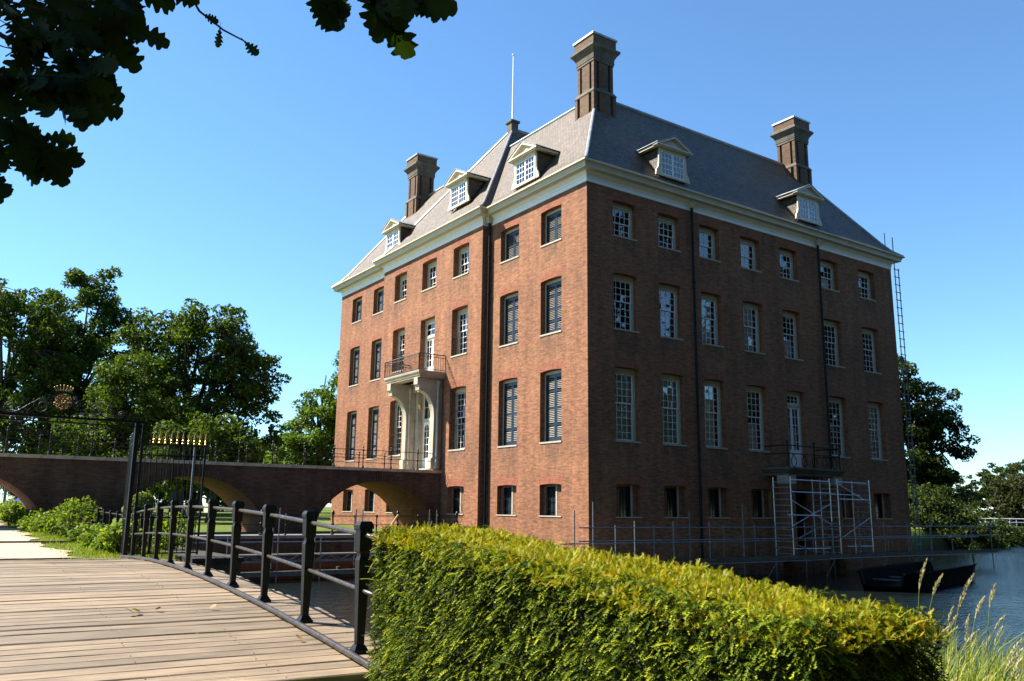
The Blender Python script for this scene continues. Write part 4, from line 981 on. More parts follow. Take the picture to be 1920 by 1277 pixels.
# ================================================================ THE GATE
gate = thing('iron_gate', 'tall black wrought iron gate with scrolled overthrow, round gilded emblem and gilt spikes', 'gate', (-21.4, -5.3, -1.07))
GY, GX0, GX1, GZ = -5.3, -23.2, -19.62, -1.09
for x in (GX0, GX1):
    m = MB().box(x-.05, x+.05, GY-.05, GY+.05, GZ, 2.42).box(x-.08, x+.08, GY-.08, GY+.08, GZ, GZ+.12)
    if x == GX1: m.box(x+.13, x+.17, GY-.02, GY+.02, GZ, 2.42)
    obj('gate_post', m, 'iron', gate, world=True)
obj('overthrow_beam', MB().box(GX0-.1, GX1+.2, GY-.035, GY+.035, 2.36, 2.42).box(GX0-.1, GX1+.2, GY-.03, GY+.03, 2.25, 2.28), 'iron', gate, world=True)
def spiral(cx, cz, r0, turns, dirx, a0=0.0):
    return [(cx+dirx*r0*(1-t*.8)*math.cos(a0+t*turns*2*PI), GY, cz+r0*(1-t*.8)*math.sin(a0+t*turns*2*PI)) for t in np.linspace(0, 1, 30)]
EC = ((GX0+GX1)/2, 2.78)
for s in (-1, 1):
    for k, (dx, dzz, r) in enumerate(((.44, -.14, .20), (.80, -.17, .16), (1.12, -.21, .13), (1.40, -.24, .10), (1.62, -.27, .08), (.28, .04, .10))):
        obj('scroll', MB().tube(spiral(EC[0]+s*dx, EC[1]+dzz, r, 1.6, s*(1 if k % 2 else -1), 1.2), .013, 5), 'iron', gate, world=True)
    obj('scroll', MB().tube([(EC[0]+s*(.26+1.5*t), GY, EC[1]-.05-.36*t+.10*math.sin(t*9)) for t in np.linspace(0, 1, 26)], .014, 5), 'iron', gate, world=True)
obj('emblem_ring', MB().tube([(EC[0]+.235*math.cos(t), GY, EC[1]+.235*math.sin(t)) for t in np.linspace(0, 2*PI, 33)], .020, 6), 'iron', gate, world=True)
m = MB(); rr = random.Random(3)
for k in range(130):     # gilt filigree inside the ring
    a, q = rr.uniform(0, 2*PI), .2*math.sqrt(rr.random()); x, z = EC[0]+q*math.cos(a), EC[1]+q*math.sin(a); b = rr.uniform(0, PI); l = rr.uniform(.025, .055)
    m.tube([(x-l*math.cos(b), GY, z-l*math.sin(b)), (x+l*math.cos(b+.6)*.3, GY-.01, z+l*.4), (x+l*math.cos(b), GY, z+l*math.sin(b))], .009, 4)
obj('gilt_emblem', m, 'dull_gilt', gate, world=True)
m = MB()
for k in range(7):      # little crown above the emblem
    a = PI*(.18+.64*k/6); m.tube([(EC[0]+.17*math.cos(a), GY, EC[1]+.24+.03*math.sin(a)), (EC[0]+.24*math.cos(a), GY, EC[1]+.25+.13*math.sin(a))], [.022, .010], 5)
    m.lathe([(.004, 0), (.02, .015), (.02, .03), (.004, .045)], EC[0]+.245*math.cos(a), GY, EC[1]+.25+.13*math.sin(a), 6)
obj('crown', m, 'dull_gilt', gate, world=True)
def spike(m, x, y, z): m.lathe([(.012, 0), (.03, .02), (.03, .05), (.02, .06), (.028, .09), (.028, .12), (.012, .14), (.032, .17), (.002, .36)], x, y, z, 6)
def leaf_gate(x0, y0, x1, y1, z0, z1, nb, name, gold=True):
    f = MB()
    for z in (z0+.05, z0+.95, z1-.28, z1): f.tube([(x0, y0, z), (x1, y1, z)], .02, 6)
    f.tube([(x0, y0, z0), (x0, y0, z1)], .028, 6); f.tube([(x1, y1, z0), (x1, y1, z1+.04)], .028, 6)
    g = obj(name, f, 'iron', gate, world=True)
    for k in range(nb):
        t = (k+.7)/(nb+.4); x, y = x0+(x1-x0)*t, y0+(y1-y0)*t
        obj('bar', MB().tube([(x, y, z0+.05), (x, y, z1)], .0115, 6), 'iron', g, world=True)
    return g
lf = leaf_gate(GX1-.02, GY+.06, GX1+.20, GY+1.70, GZ+.05, 2.15, 12, 'gate_leaf')
lf2 = leaf_gate(GX0+.02, GY+.06, GX0-.05, GY+1.72, GZ+.05, 2.15, 12, 'gate_leaf')
wg = leaf_gate(GX1+.17, GY, -17.85, GY, GZ+.1, 1.84, 11, 'side_panel')
for k in range(10):
    m = MB(); spike(m, -19.18+.147*k, GY, 1.85); obj('gilt_spike', m, 'gilt', wg, world=True)
obj('end_post', MB().box(-18.15, -18.10, GY-.025, GY+.025, GZ, 1.82), 'tube_steel', wg, world=True)

# moat fence beyond the gate
fence = thing('moat_fence', 'black iron post and rail fence along the bank behind the shrubs', 'fence', (-18.9, 3.5, -1.1))
PM2 = post_mesh(1.08, .8)
fy = [-4.6+1.16*k for k in range(14)]
for y in fy: obj('post', PM2, 'iron', fence, Matrix.Translation((-18.9, y, float(ground_z(-18.9, y))-.02)))
for h in (.96, .52): obj('rail', MB().tube([(-18.9, y, float(ground_z(-18.9, y))+h) for y in fy], .021, 8), 'rail_iron', fence, world=True)
ed = MB().box(-25.5, -19.9, 1.55, 1.72, float(land(np.array(-21.), np.array(1.6)))-.08, float(land(np.array(-21.), np.array(1.6)))+.10)
tag(obj('timber_edging', ed, 'scaffold_board', world=True), 'dark timber board laid across the sandy path', 'board')

# second gate seen through the left arch, and the parked car
g2 = thing('park_gate', 'dark iron gate with a row of gilt spikes seen through the left arch', 'gate', (-19.5, 41.7, -.3))
for x in (-24.6, -21.9, -18.95): obj('gate_post', MB().box(x-.09, x+.09, 41.6, 41.78, -.45, 2.15), 'tube_steel', g2, world=True)
m = MB()
for z in (0, .9, 1.62): m.tube([(-24.6, 41.7, z), (-14.2, 41.7, z)], .03, 6)
obj('gate_rail', m, 'iron', g2, world=True)
for k in range(58): obj('bar', MB().tube([(-24.5+.18*k, 41.7, -.3), (-24.5+.18*k, 41.7, 1.62)], .02, 5), 'iron', g2, world=True)
for k in range(20):
    m = MB(); spike(m, -18.6+.185*k, 41.7, 1.62); obj('gilt_spike', m, 'gilt', g2, world=True)
car = thing('parked_car', 'blue parked car half hidden by shrubs beyond the left arch', 'car', (-16.6, 36.5, -.38), rz=R(200)); CM = WM[car.name]
prof = [(-2.0, .30), (-2.05, .62), (-1.9, .82), (-1.15, .92), (-.55, 1.40), (.75, 1.45), (1.45, .98), (1.95, .92), (2.05, .55), (1.98, .28)]
m = MB(); rows = []
for y, k in ((-.82, .0), (-.86, 1.0), (.86, 1.0), (.82, .0)):
    rows.append([(x, y*(1 - (.16 if z > 1.0 else 0)), z) for x, z in prof])
n = len(prof)
for i in range(3):
    for k in range(n): m.quad(rows[i][k], rows[i][(k+1) % n], rows[i+1][(k+1) % n], rows[i+1][k])
m.add(rows[0], [tuple(range(n))]); m.add(rows[3], [tuple(range(n))[::-1]])
obj('body', m, 'car_paint', car, CM)
for s in (-1, 1):
    obj('side_window', MB().prism([(-1.0, .95), (-.5, 1.34), (.7, 1.38), (1.2, .97)], lambda p, t: (p[0], t*(.865-(p[1]-.9)*.26), p[1]), s*1.0, s*1.012), 'car_glass', car, CM)
    for x in (-1.25, 1.3):
        w = MB(); w.tube([(x, s*.70, .31), (x, s*.88, .31)], .31, 16); o = obj('wheel', w, 'rubber', car, CM)
        obj('rim', MB().tube([(x, s*.88, .31), (x, s*.90, .31)], .19, 12), 'aluminium', o, CM)
    obj('headlight', MB().box(-2.07, -1.98, s*.5-.14, s*.5+.14, .6, .74), 'white_paint', car, CM)
obj('windscreen', MB().add([(-1.12, -.72, .96), (-1.12, .72, .96), (-.60, .62, 1.38), (-.60, -.62, 1.38)], [(0, 1, 2, 3)]), 'car_glass', car, CM @ Matrix.Translation((-.012, 0, .012)))

# white footbridge far off on the right
fb = thing('footbridge', 'white railed footbridge over the far end of the moat', 'bridge', (91, 21, -1.6))
d = Vector((89.36-85.6, 23.14-25.74, 0)).normalized(); o0 = Vector((85.0, 26.1, 0)); nrm_ = Vector((-d.y, d.x, 0))
def fbx(a, c, z): p = o0+d*a+nrm_*c; return (p.x, p.y, z)
m = MB(); m.add([fbx(0, -.8, -1.55), fbx(18, -.8, -1.55), fbx(18, .8, -1.55), fbx(0, .8, -1.55), fbx(0, -.8, -1.15), fbx(18, -.8, -1.15), fbx(18, .8, -1.15), fbx(0, .8, -1.15)], [(3, 2, 1, 0), (4, 5, 6, 7), (0, 1, 5, 4), (1, 2, 6, 5), (2, 3, 7, 6), (3, 0, 4, 7)])
obj('deck', m, 'scaffold_board', fb, world=True)
for c in (-.75, .75):
    for h in (.95, .5): obj('rail', MB().tube([fbx(-.5, c, -1.15+h), fbx(18, c, -1.15+h)], .05, 6), 'white_paint', fb, world=True)
    for k in range(10): obj('post', MB().tube([fbx(.2+k*1.9, c, -1.2), fbx(.2+k*1.9, c, -.17)], .06, 6), 'white_paint', fb, world=True)
m = MB(); m.add([fbx(-4, -1.2, -4.2), fbx(.2, -1.2, -4.2), fbx(.2, 1.2, -4.2), fbx(-4, 1.2, -4.2), fbx(-4, -1.2, -1.1), fbx(.2, -1.2, -1.1), fbx(.2, 1.2, -1.1), fbx(-4, 1.2, -1.1)], [(3, 2, 1, 0), (4, 5, 6, 7), (0, 1, 5, 4), (1, 2, 6, 5), (2, 3, 7, 6), (3, 0, 4, 7)])
obj('abutment', m, 'concrete', fb, world=True)
# ================================================================ VEGETATION
def leaves_np(P, size, rg, aspect=.62, up=.35, out=None):
    """one bent four-cornered leaf at each point, facing its own way"""
    n = len(P); N = rg.normal(size=(n, 3)); N[:, 2] += up*2
    if out is not None: N += out
    N /= np.linalg.norm(N, axis=1, keepdims=True)
    A = rg.normal(size=(n, 3)); A -= N*(A*N).sum(1, keepdims=True); A /= np.linalg.norm(A, axis=1, keepdims=True)
    B = np.cross(N, A); s = (size*rg.uniform(.6, 1.3, n))[:, None]
    V = np.stack([P-A*s*.5, P+B*s*aspect*.5+N*s*.08, P+A*s*.5-N*s*.1, P-B*s*aspect*.5+N*s*.08], 1).reshape(-1, 3)
    F = np.arange(4*n).reshape(n, 4); return V, F
def clumps_np(centres, rad, per, rg, flat=.7):
    out = []; dirs = []
    for c, r in zip(centres, rad):
        k = max(8, int(per*(r**2)))
        d = rg.normal(size=(k, 3)); d /= np.linalg.norm(d, axis=1, keepdims=True)
        q = r*(rg.uniform(.25, 1.0, k)**.5)[:, None]; d2 = d*q; d2[:, 2] *= flat
        out.append(c+d2); dirs.append(d*.6)
    return np.concatenate(out), np.concatenate(dirs)
L2 = np.array([.823, -.568, 0]); F2 = np.array([.568, .823, 0]); Z2 = np.array([0, 0, 1.0])
def make_tree(name, label, mat, base, blobs, trunk_r, nclump, leaf, per, seed, group, trunk_h=.45, limbs=11, crad=(.55, 1.1), tiltz=0.0):
    """blobs: (sideways, depth, height, r_side, r_depth, r_up) about the foot; limbs reach the blobs, leaf clumps fill them"""
    rg = np.random.default_rng(seed); rr = random.Random(seed)
    t = thing(name, label, 'tree', base, group); vol = np.array([b[3]*b[4]*b[5] for b in blobs])**.8; vol /= vol.sum()
    nclump = int(nclump*1.9); leaf *= .88; per *= 1.32; cs = []
    for b, v in zip(blobs, vol):
        k = max(3, int(round(nclump*v))); d = rg.normal(size=(k, 3)); d /= np.linalg.norm(d, axis=1, keepdims=True)
        d *= (rg.uniform(.12, 1.0, k)**.42)[:, None]
        for q in d: cs.append(L2*(b[0]+q[0]*b[3]) + F2*(b[1]+q[1]*b[4]) + Z2*max(.6, b[2]+q[2]*b[5]))
    cs = np.array(cs); rad = rg.uniform(*crad, len(cs))
    P, D = clumps_np(cs, rad, per, rg); V, F = leaves_np(P, leaf, rg, out=D)
    M = Matrix.Translation(base)
    obj('crown', np_mesh('crown', V, F), mat, t, M)
    # trunk and limbs
    m = MB(); top = cs[:, 2].max(); cen = cs.mean(0); hz = top*trunk_h
    tp = [Vector((0, 0, -.4)), Vector((0, 0, .3))]
    for k in range(1, 7): 
        f = k/6; tp.append(Vector((cen[0]*f*f*.8 + rr.uniform(-.12, .12)*trunk_r*4, cen[1]*f*f*.8 + rr.uniform(-.12, .12)*trunk_r*4, .3 + (top*.86-.3)*f)))
    rs = [trunk_r*1.7, trunk_r*1.15] + [trunk_r*(1.0-.86*(k/6)**.8) for k in range(1, 7)]
    m.tube(tp, rs, 9)
    nodes = []; 
    order = rg.permutation(len(cs))[:limbs]
    for i in order:
        e = Vector(cs[i]); zz = min(max(top*.18, e.z*rr.uniform(.35, .7)), top*.7); f = (zz-.3)/(top*.86-.3); k = min(5, max(0, int(f*6)))+1
        a = tp[k].lerp(tp[min(k+1, 7)], max(0, min(1, f*6-(k-1)))); r0 = trunk_r*(.62-.35*f)
        mid = a.lerp(e, .5) + Vector((rr.uniform(-.5, .5), rr.uniform(-.5, .5), (e-a).length*.14)); q1 = a.lerp(mid, .5) + Vector((0, 0, .1)); q2 = mid.lerp(e, .5) + Vector((rr.uniform(-.3, .3), rr.uniform(-.3, .3), .1))
        pts = [a, q1, mid, q2, e]; m.tube(pts, [r0, r0*.8, r0*.58, r0*.36, r0*.12], 6); nodes += pts[1:]
    nn = np.array([tuple(p) for p in nodes] + [tuple(p) for p in tp[3:]])
    for c in cs:
        j = np.argmin(((nn-c)**2).sum(1)); a = Vector(nn[j]); e = Vector(c)
        if (e-a).length < .3: continue
        mid = a.lerp(e, .5) + Vector((rr.uniform(-.25, .25), rr.uniform(-.25, .25), (e-a).length*.1)); m.tube([a, mid, e], [trunk_r*.13, trunk_r*.09, .015], 4, False)
    obj('trunk', m, 'bark', t, M, smooth=True)
    return t
def gz(x, y): return float(ground_z(x, y))
def foot(u, dep):   # sideways and forward metres from the camera's standing point
    p = np.array([-24.12, -28.93, 0]) + L2*u + F2*dep; return (p[0], p[1], gz(p[0], p[1]))
GR = 'parkland trees'
make_tree('oak_tree', 'broad oak with spreading crown rising behind the brick bridge left of the house', 'leaf_tree', foot(-29.0, 75),
          [(1.6, 0, 15.2, 5.0, 4, 3.9), (5.2, 0, 12.0, 3.2, 4, 3.8), (-2.8, 0, 14.0, 3.4, 4, 4.0), (6.6, 0, 7.8, 1.9, 2.5, 2.8), (1, 0, 10, 5.2, 4, 3.4), (-4.0, 0, 9.0, 2.8, 3, 3.4), (4.0, 0, 4.6, 2.2, 2, 1.8)], .55, 210, .40, 90, 11, GR, limbs=16)
make_tree('tall_tree', 'tallest dark leafy tree at the left behind the gate emblem', 'leaf_tree', foot(-43.3, 83),
          [(0, 0, 18.5, 3.6, 3.5, 4.6), (-2.6, 0, 14, 3.8, 3.5, 4.2), (3.0, 0, 15, 3.2, 3.5, 5.0), (.2, 0, 22.9, 1.8, 2, 1.4), (2.2, 0, 23.4, .8, 1, .7), (0, 0, 9, 4.6, 4, 3.5), (3.5, 0, 9, 2.4, 3, 3)], .5, 170, .42, 95, 12, GR, limbs=13)
make_tree('edge_tree', 'leafy tree cut off by the left picture edge', 'leaf_tree', foot(-46.5, 76),
          [(1.0, 0, 16.6, 4.0, 4, 4.6), (4.0, 0, 13, 3.0, 3, 4.2), (2, 0, 8, 5, 4, 4.5)], .45, 130, .42, 95, 13, GR)
make_tree('young_tree', 'lower sunlit tree between the tall tree and the oak', 'leaf_tree', foot(-30.0, 66),
          [(0, 0, 9.5, 2.6, 3, 3.6), (2.2, 0, 7.2, 2.2, 2, 2.6), (-2.6, 0, 7.6, 2.6, 2.5, 3.0), (0, 0, 4.2, 3.8, 3, 2.6)], .25, 100, .36, 95, 14, GR)
make_tree('dark_bush_tree', 'dark low tree below the oak just above the bridge railing', 'leaf_tree', foot(-20.2, 58),
          [(0, 0, 5.0, 2.2, 2, 2.3), (1.8, 0, 3.9, 1.6, 2, 1.8), (-2.6, 0, 4.2, 2.0, 2, 2.2)], .2, 70, .33, 95, 15, GR)
make_tree('bright_tree', 'sunlit green tree against the left edge of the house', 'leaf_tree_bright', foot(-21.5, 95),
          [(0, 0, 9, 3.6, 3.5, 5.0), (-3.2, 0, 6.2, 2.4, 3, 3.8), (3.2, 0, 12, 2.6, 3, 4.0), (2, 0, 5, 3, 3, 3), (2.6, 0, 17.2, 1.2, 1.2, 1.6), (2.6, 0, 14.8, 1.2, 1.2, 1.4)], .4, 150, .42, 95, 16, GR, limbs=12)
for k, (u, dep, h, mt, lb) in enumerate(((-52, 98, 11, 'leaf_tree', 'tree filling the left edge above the bridge railing'), (-44, 104, 11, 'leaf_tree_dark', 'dark tree behind the gate emblem'), (-36, 100, 10, 'leaf_tree', 'mid green tree between the gate and the oak trunk'), (-31.5, 108, 9, 'leaf_tree_dark', 'dark tree behind the oak trunk'))):
    make_tree('background_tree', lb, mt, foot(u, dep), [(0, 0, h*.55, 4.6, 3.5, h*.45), (2.5, 0, h*.35, 3, 3, h*.35), (-2.5, 0, h*.35, 3, 3, h*.35)], .35, 90, .5, 75, 30+k, GR, limbs=8)
make_tree('weeping_tree', 'large drooping tree beside the far right corner of the house', 'leaf_tree_dark', foot(40.5, 86),
          [(-1.5, 0, 14.5, 3.0, 3, 3.0), (1.2, 0, 11.5, 3.8, 3.5, 3.6), (3.4, 0, 9.0, 2.7, 3, 2.6), (-1, 0, 7.5, 4.6, 4, 4), (1, 0, 3.5, 4.2, 4, 3.2)], .5, 170, .42, 95, 17, GR, limbs=14)
make_tree('dark_tree', 'dark brownish green tree at the right edge behind the white footbridge', 'leaf_copper', foot(70.5, 118),
          [(0, 0, 6.8, 4.2, 4, 3.8), (3.2, 0, 8.5, 4, 4, 4.5), (-3.2, 0, 3.6, 3, 3, 3.2), (2, 0, 3.2, 5, 4, 3.2)], .5, 150, .45, 90, 18, GR)
make_tree('bank_tree', 'small dark tree on the bank between the drooping tree and the brownish tree', 'leaf_tree_dark', foot(59.5, 112),
          [(0, 0, 3.4, 2.8, 3, 2.6), (-3.6, 0, 2.6, 3, 3, 2.0), (3, 0, 2.2, 2.4, 3, 1.9)], .2, 70, .4, 85, 19, GR)
for k, (u, dep, lb) in enumerate(((36.6, 75.5, 'low dark waterside bush right beside the far corner of the house'), (41.2, 79.5, 'dark waterside bush under the drooping tree'), (46.5, 86, 'waterside bush right of the drooping tree trunk'), (52, 93.5, 'waterside bush next to the footbridge abutment'))):
    make_tree('waterside_bush', lb, 'leaf_tree_dark', foot(u, dep), [(0, 0, 2.0, 2.6, 1.8, 1.9), (2.4, 1, 1.5, 2.2, 1.6, 1.5), (-2.2, -1, 1.3, 2.0, 1.5, 1.3), (.5, -1.6, .7, 2.8, 1.0, .8)], .1, 42, .34, 95, 20+k*50, GR, limbs=6)
# a far belt of trees, copies of two prototypes
proto = [make_tree('distant_tree', 'x', 'leaf_tree', foot(-14.0, 165), [(0, 0, 8, 4.5, 4.5, 5), (2.5, 0, 5, 3.5, 3, 3.5), (-3, 0, 5, 3.5, 3, 3.5)], .35, 60, .75, 42, 41, 'distant trees closing the park', limbs=7),
         make_tree('distant_tree', 'x', 'leaf_tree_dark', foot(62.0, 150), [(0, 0, 7, 5, 4.5, 5), (3.5, 0, 4, 3.5, 3, 3.5), (-3.5, 0, 4, 3.5, 3, 3.5)], .35, 60, .75, 42, 42, 'distant trees closing the park', limbs=7)]
proto[0]['label'] = 'distant tree beyond the lawn, the one nearest the left wall of the house'; proto[1]['label'] = 'distant tree beyond the water, between the drooping and brownish trees'
ORD = ['', 'leftmost', 'second from the left', 'third from the left', 'fourth from the left', 'fifth from the left', 'sixth from the left', 'seventh from the left']
k = 0
for u, dep in ((-72, 150), (-66, 158), (-58, 165), (-49, 175), (-40, 180), (-31, 172), (-22, 185)):
    x, y, z = foot(u, dep); k += 1; sc = .8+.06*((k*7) % 5)
    copy_tree(proto[0], Matrix.Translation((x, y, z)) @ Matrix.Rotation(k*1.3, 4, 'Z') @ Matrix.Scale(sc, 4), 'distant tree beyond the lawn, %s of those left of the house' % ORD[k])
for u, dep in ((52, 140), (74, 165), (84, 160), (90, 158), (96, 165)):
    x, y, z = foot(u, dep); k += 1; sc = .7+.06*((k*7) % 5)
    copy_tree(proto[1], Matrix.Translation((x, y, z)) @ Matrix.Rotation(k*1.3, 4, 'Z') @ Matrix.Scale(sc, 4), 'distant tree beyond the water, %s of those right of the house' % ORD[k-7])

# ---- wood added out of view to block sky light from the shaded wall
def wood():
    rg = np.random.default_rng(51); cs = []
    for k in range(66):
        x = -60 + k*2.6 + rg.normal(0, 1.0); y = (-29.5 if x > 6 else -38 if x > -8 else -43) - (k % 3)*3.6 + rg.normal(0, .7); h = rg.uniform(27, 31) if not 35 < x < 52 else rg.uniform(10, 13)  # low gap shaped so the middle shaded windows reflect sky
        for q in range(40): cs.append((x+rg.normal(0, 2.3), y+rg.normal(0, 1.7), 1.0 + (h-1)*rg.random()**.8))
    P, D = clumps_np(np.array(cs), rg.uniform(1.5, 2.4, len(cs)), 26, rg); V, F = leaves_np(P, .9, rg, out=D)
    V[:, 2] = np.maximum(V[:, 2], -1.1)
    o = obj('added_woodland', np_mesh('added_woodland', V, F), 'leaf_added_wood'); tag(o, 'dense dark wood added out of view to keep sky light off the shaded wall', 'wood', None, 'stuff')
wood()

# ---- shrubs along the path
def shrub(x, y, r, h, label, seed, mat='leaf_shrub', leaf=.125, name='shrub', nc=34, per=520, crad=(.16, .30)):
    rg = np.random.default_rng(seed); z = max(gz(x, y), -1.08); t = thing(name, label, 'shrub', (x, y, z), 'shrubs along the sandy path' if name == 'shrub' else None)
    d = rg.normal(size=(nc, 3)); d /= np.linalg.norm(d, axis=1, keepdims=True); d *= (rg.uniform(.2, 1, nc)**.4)[:, None]
    cs = np.stack([d[:, 0]*r, d[:, 1]*r, h*.52+d[:, 2]*h*.46], 1); P, D = clumps_np(cs, rg.uniform(*crad, nc), per, rg, .9); V, F = leaves_np(P, leaf, rg, aspect=.72, out=D)
    V[:, 2] = np.maximum(V[:, 2], .0)
    obj('foliage', np_mesh('foliage', V, F), mat, t, Matrix.Translation((x, y, z)))
    m = MB()
    for c in cs[::2]: m.tube([(c[0]*.15, c[1]*.15, -.1), (c[0]*.5, c[1]*.5, c[2]*.55), tuple(c)], [.018, .012, .006], 4, False)
    obj('stems', m, 'bark', t, Matrix.Translation((x, y, z)))
for k, (x, y, r, h, lb) in enumerate(((-19.35, -3.4, .42, .78, 'nearest bright shrub right behind the gate post'), (-19.4, -2.2, .42, .46, 'low shrub second from the gate post'), (-19.45, -.6, .45, .42, 'rounded shrub before the moat fence'), (-19.5, 1.6, .5, .48, 'leafy shrub beside the end of the timber board'),
        (-19.45, 4.9, .85, 1.35, 'tallest shrub of the row, left of the moat fence'), (-19.7, 6.9, .75, .85, 'mid sized shrub left of the tallest one'), (-19.9, 9.3, .8, .80, 'dense shrub in front of the bridge pier'), (-20.1, 13.0, .9, .95, 'shrub under the left arch'),
        (-20.2, 17.5, 1.0, 1.1, 'shrub just beyond the left arch'), (-20.4, 22, 1.1, 1.0, 'farthest shrub of the row near the second gate'), (-17.7, -1.5, .8, 1.0, 'yellow-green shrub behind the bars of the gate side panel'), (-17.6, 1.6, .9, 1.1, 'bushy shrub on the bank behind the moat fence'))):
    shrub(x, y, r, h, lb, 60+k)
# clipped ball
def ball(x, y, r, h, label, seed):
    rg = np.random.default_rng(seed); z = gz(x, y); t = thing('topiary_ball', label, 'shrub', (x, y, z)); n = 3800
    d = rg.normal(size=(n, 3)); d /= np.linalg.norm(d, axis=1, keepdims=True); P = d*r*rg.uniform(.86, 1.0, (n, 1)); P[:, 2] += h-r
    V, F = leaves_np(P, .09, rg, out=d*2); obj('foliage', np_mesh('foliage', V, F), 'leaf_shrub', t, Matrix.Translation((x, y, z)))
    obj('stem', MB().tube([(0, 0, -.1), (0, 0, h-r)], .06, 8), 'bark', t, Matrix.Translation((x, y, z)))
ball(-16.2, 10.0, .52, 1.75, 'clipped round yellow-green bush seen through the gate side panel', 81)
# ---- grass blades beside the path
def blades(name, label, X, Y, h, rg, lean=.5):
    n = len(X); Z = ground_z(X, Y); a = rg.uniform(0, 2*PI, n); hh = h*rg.uniform(.5, 1.3, n); w = .006+.004*rg.random(n)
    bx, by = np.cos(a), np.sin(a); l = rg.normal(0, lean, (n, 2))*hh[:, None]*.6
    P = np.stack([X, Y, Z], 1); S = np.stack([bx*w, by*w, 0*w], 1)
    V = np.stack([P-S, P+S, P+S*.6+np.stack([l[:, 0]*.4, l[:, 1]*.4, hh*.6], 1), P+np.stack([l[:, 0], l[:, 1], hh], 1)], 1).reshape(-1, 3)
    F = np.arange(4*n).reshape(n, 4); o = obj(name, np_mesh(name, V, F), 'grass_blade'); tag(o, label, 'grass', None, 'stuff'); return o
rg = np.random.default_rng(5)
n = 26000; Y = rg.uniform(-5.3, 22, n); X = rg.uniform(-21.0, -18.2, n); k = X > -20.75 + .25*rg.normal(size=n)
blades('grass', 'short sunlit grass strip between the sandy path and the shrubs', X[k], Y[k], .085, rg)
n = 9000; X = rg.uniform(-20.2, -17.2, n); Y = rg.uniform(-30, -21.2, n)
blades('bank_grass', 'rough grass on the bank beside the hedge', X, Y, .22, rg, .7)

# ---- the yew hedge: thousands of little feathered shoots over a dark woody core
HX0, HX1, HY0, HY1, HB = -20.98, -19.95, -26.60, -22.42, -1.18
def htop(y): return -.165 + (np.asarray(y)-HY0)/(HY1-HY0)*.30
hedge = thing('yew_hedge', 'clipped yew hedge with golden new shoots on top beside the timber bridge', 'hedge', ((HX0+HX1)/2, (HY0+HY1)/2, HB))
HM = Matrix.Identity(4)
c = .10; m = MB()
m.add([(HX0+c, HY0+c, HB), (HX1-c, HY0+c, HB), (HX1-c, HY1-c, HB), (HX0+c, HY1-c, HB), (HX0+c, HY0+c, float(htop(HY0))-c), (HX1-c, HY0+c, float(htop(HY0))-c), (HX1-c, HY1-c, float(htop(HY1))-c), (HX0+c, HY1-c, float(htop(HY1))-c)],
      [(3, 2, 1, 0), (4, 5, 6, 7), (0, 1, 5, 4), (1, 2, 6, 5), (2, 3, 7, 6), (3, 0, 4, 7)])
obj('core', m, 'hedge_core', hedge, world=True)
def lump(a, b, s=0.0): return (np.sin(a*9+s)*np.cos(b*11+1.3*s) + .7*np.sin(a*21+b*17+2*s) + .5*np.sin(a*37-b*29+s))/2.2
def shoots(P, D, L, rg, W=.011, droop=.35, k=6):
    """P roots, D directions, L lengths -> feathered shoots, one island each"""
    n = len(P); D = D/np.linalg.norm(D, axis=1, keepdims=True); up = np.tile([0, 0, 1.0], (n, 1)) + rg.normal(0, .35, (n, 3))
    S = np.cross(D, up); S /= np.linalg.norm(S, axis=1, keepdims=True); Lc = L[:, None]; vs = []; t = np.linspace(0, 1, k+1)
    stem = [P + D*Lc*q + np.array([0, 0, -1])*Lc*droop*q*q for q in t]
    tips = []
    for i in range(k):
        q = (i+.6)/k; wd = W*(1.15-.55*q)*rg.uniform(.75, 1.25, (n, 1)); fw = Lc*.16
        mid = (stem[i]+stem[i+1])/2
        tips += [mid + S*wd + D*fw, mid - S*wd + D*fw]
    V = np.stack(stem + tips, 1); m_ = V.shape[1]; base = (np.arange(n)*m_)[:, None]
    F = []
    for i in range(k):
        F.append(np.stack([base[:, 0]+i, base[:, 0]+i+1, base[:, 0]+k+1+2*i], 1)); F.append(np.stack([base[:, 0]+i+1, base[:, 0]+i, base[:, 0]+k+2+2*i], 1))
    return V.reshape(-1, 3), np.concatenate(F)
rg = np.random.default_rng(9)
def side_pts(n, axis, const, lo, hi, sgn):
    a = rg.uniform(lo, hi, n); b = rg.random(n)
    yy = a if axis == 'x' else np.full(n, const); zt = htop(yy); z = HB + (zt-HB)*b; d = lump(a, z, 1.0 if axis == 'x' else 2.0)*.05 + rg.normal(0, .014, n) - .045 + .025*np.sin(a*2.3+z*1.7) - .07*np.clip((b-.90)/.10, 0, 1)**2
    if axis == 'x': P = np.stack([const+sgn*d, a, z], 1)
    else: P = np.stack([a, const+sgn*(d-.05), z], 1)
    return P
fol = []
for axis, const, lo, hi, sgn, n in (('x', HX0, HY0, HY1, -1, 15000), ('x', HX1, HY0, HY1, 1, 4500), ('y', HY0, HX0, HX1, -1, 4200), ('y', HY1, HX0, HX1, 1, 4200)):
    P = side_pts(n, axis, const, lo, hi, sgn); o = np.array([sgn, 0, 0]) if axis == 'x' else np.array([0, sgn, 0])
    D = o*rg.uniform(.5, 1.1, (n, 1)) + rg.normal(0, .42, (n, 3)) + np.array([0, 0, .18])
    fol.append(shoots(P, D, rg.uniform(.035, .085, n), rg, W=.0135, droop=.5))
def merge(fs):
    V = []; F = []; k = 0
    for v, f in fs: V.append(v); F.append(f+k); k += len(v)
    return np.concatenate(V), np.concatenate(F)
V, F = merge(fol); tag(obj('side_shoots', np_mesh('side_shoots', V, F), 'yew_side', hedge), kind='stuff')
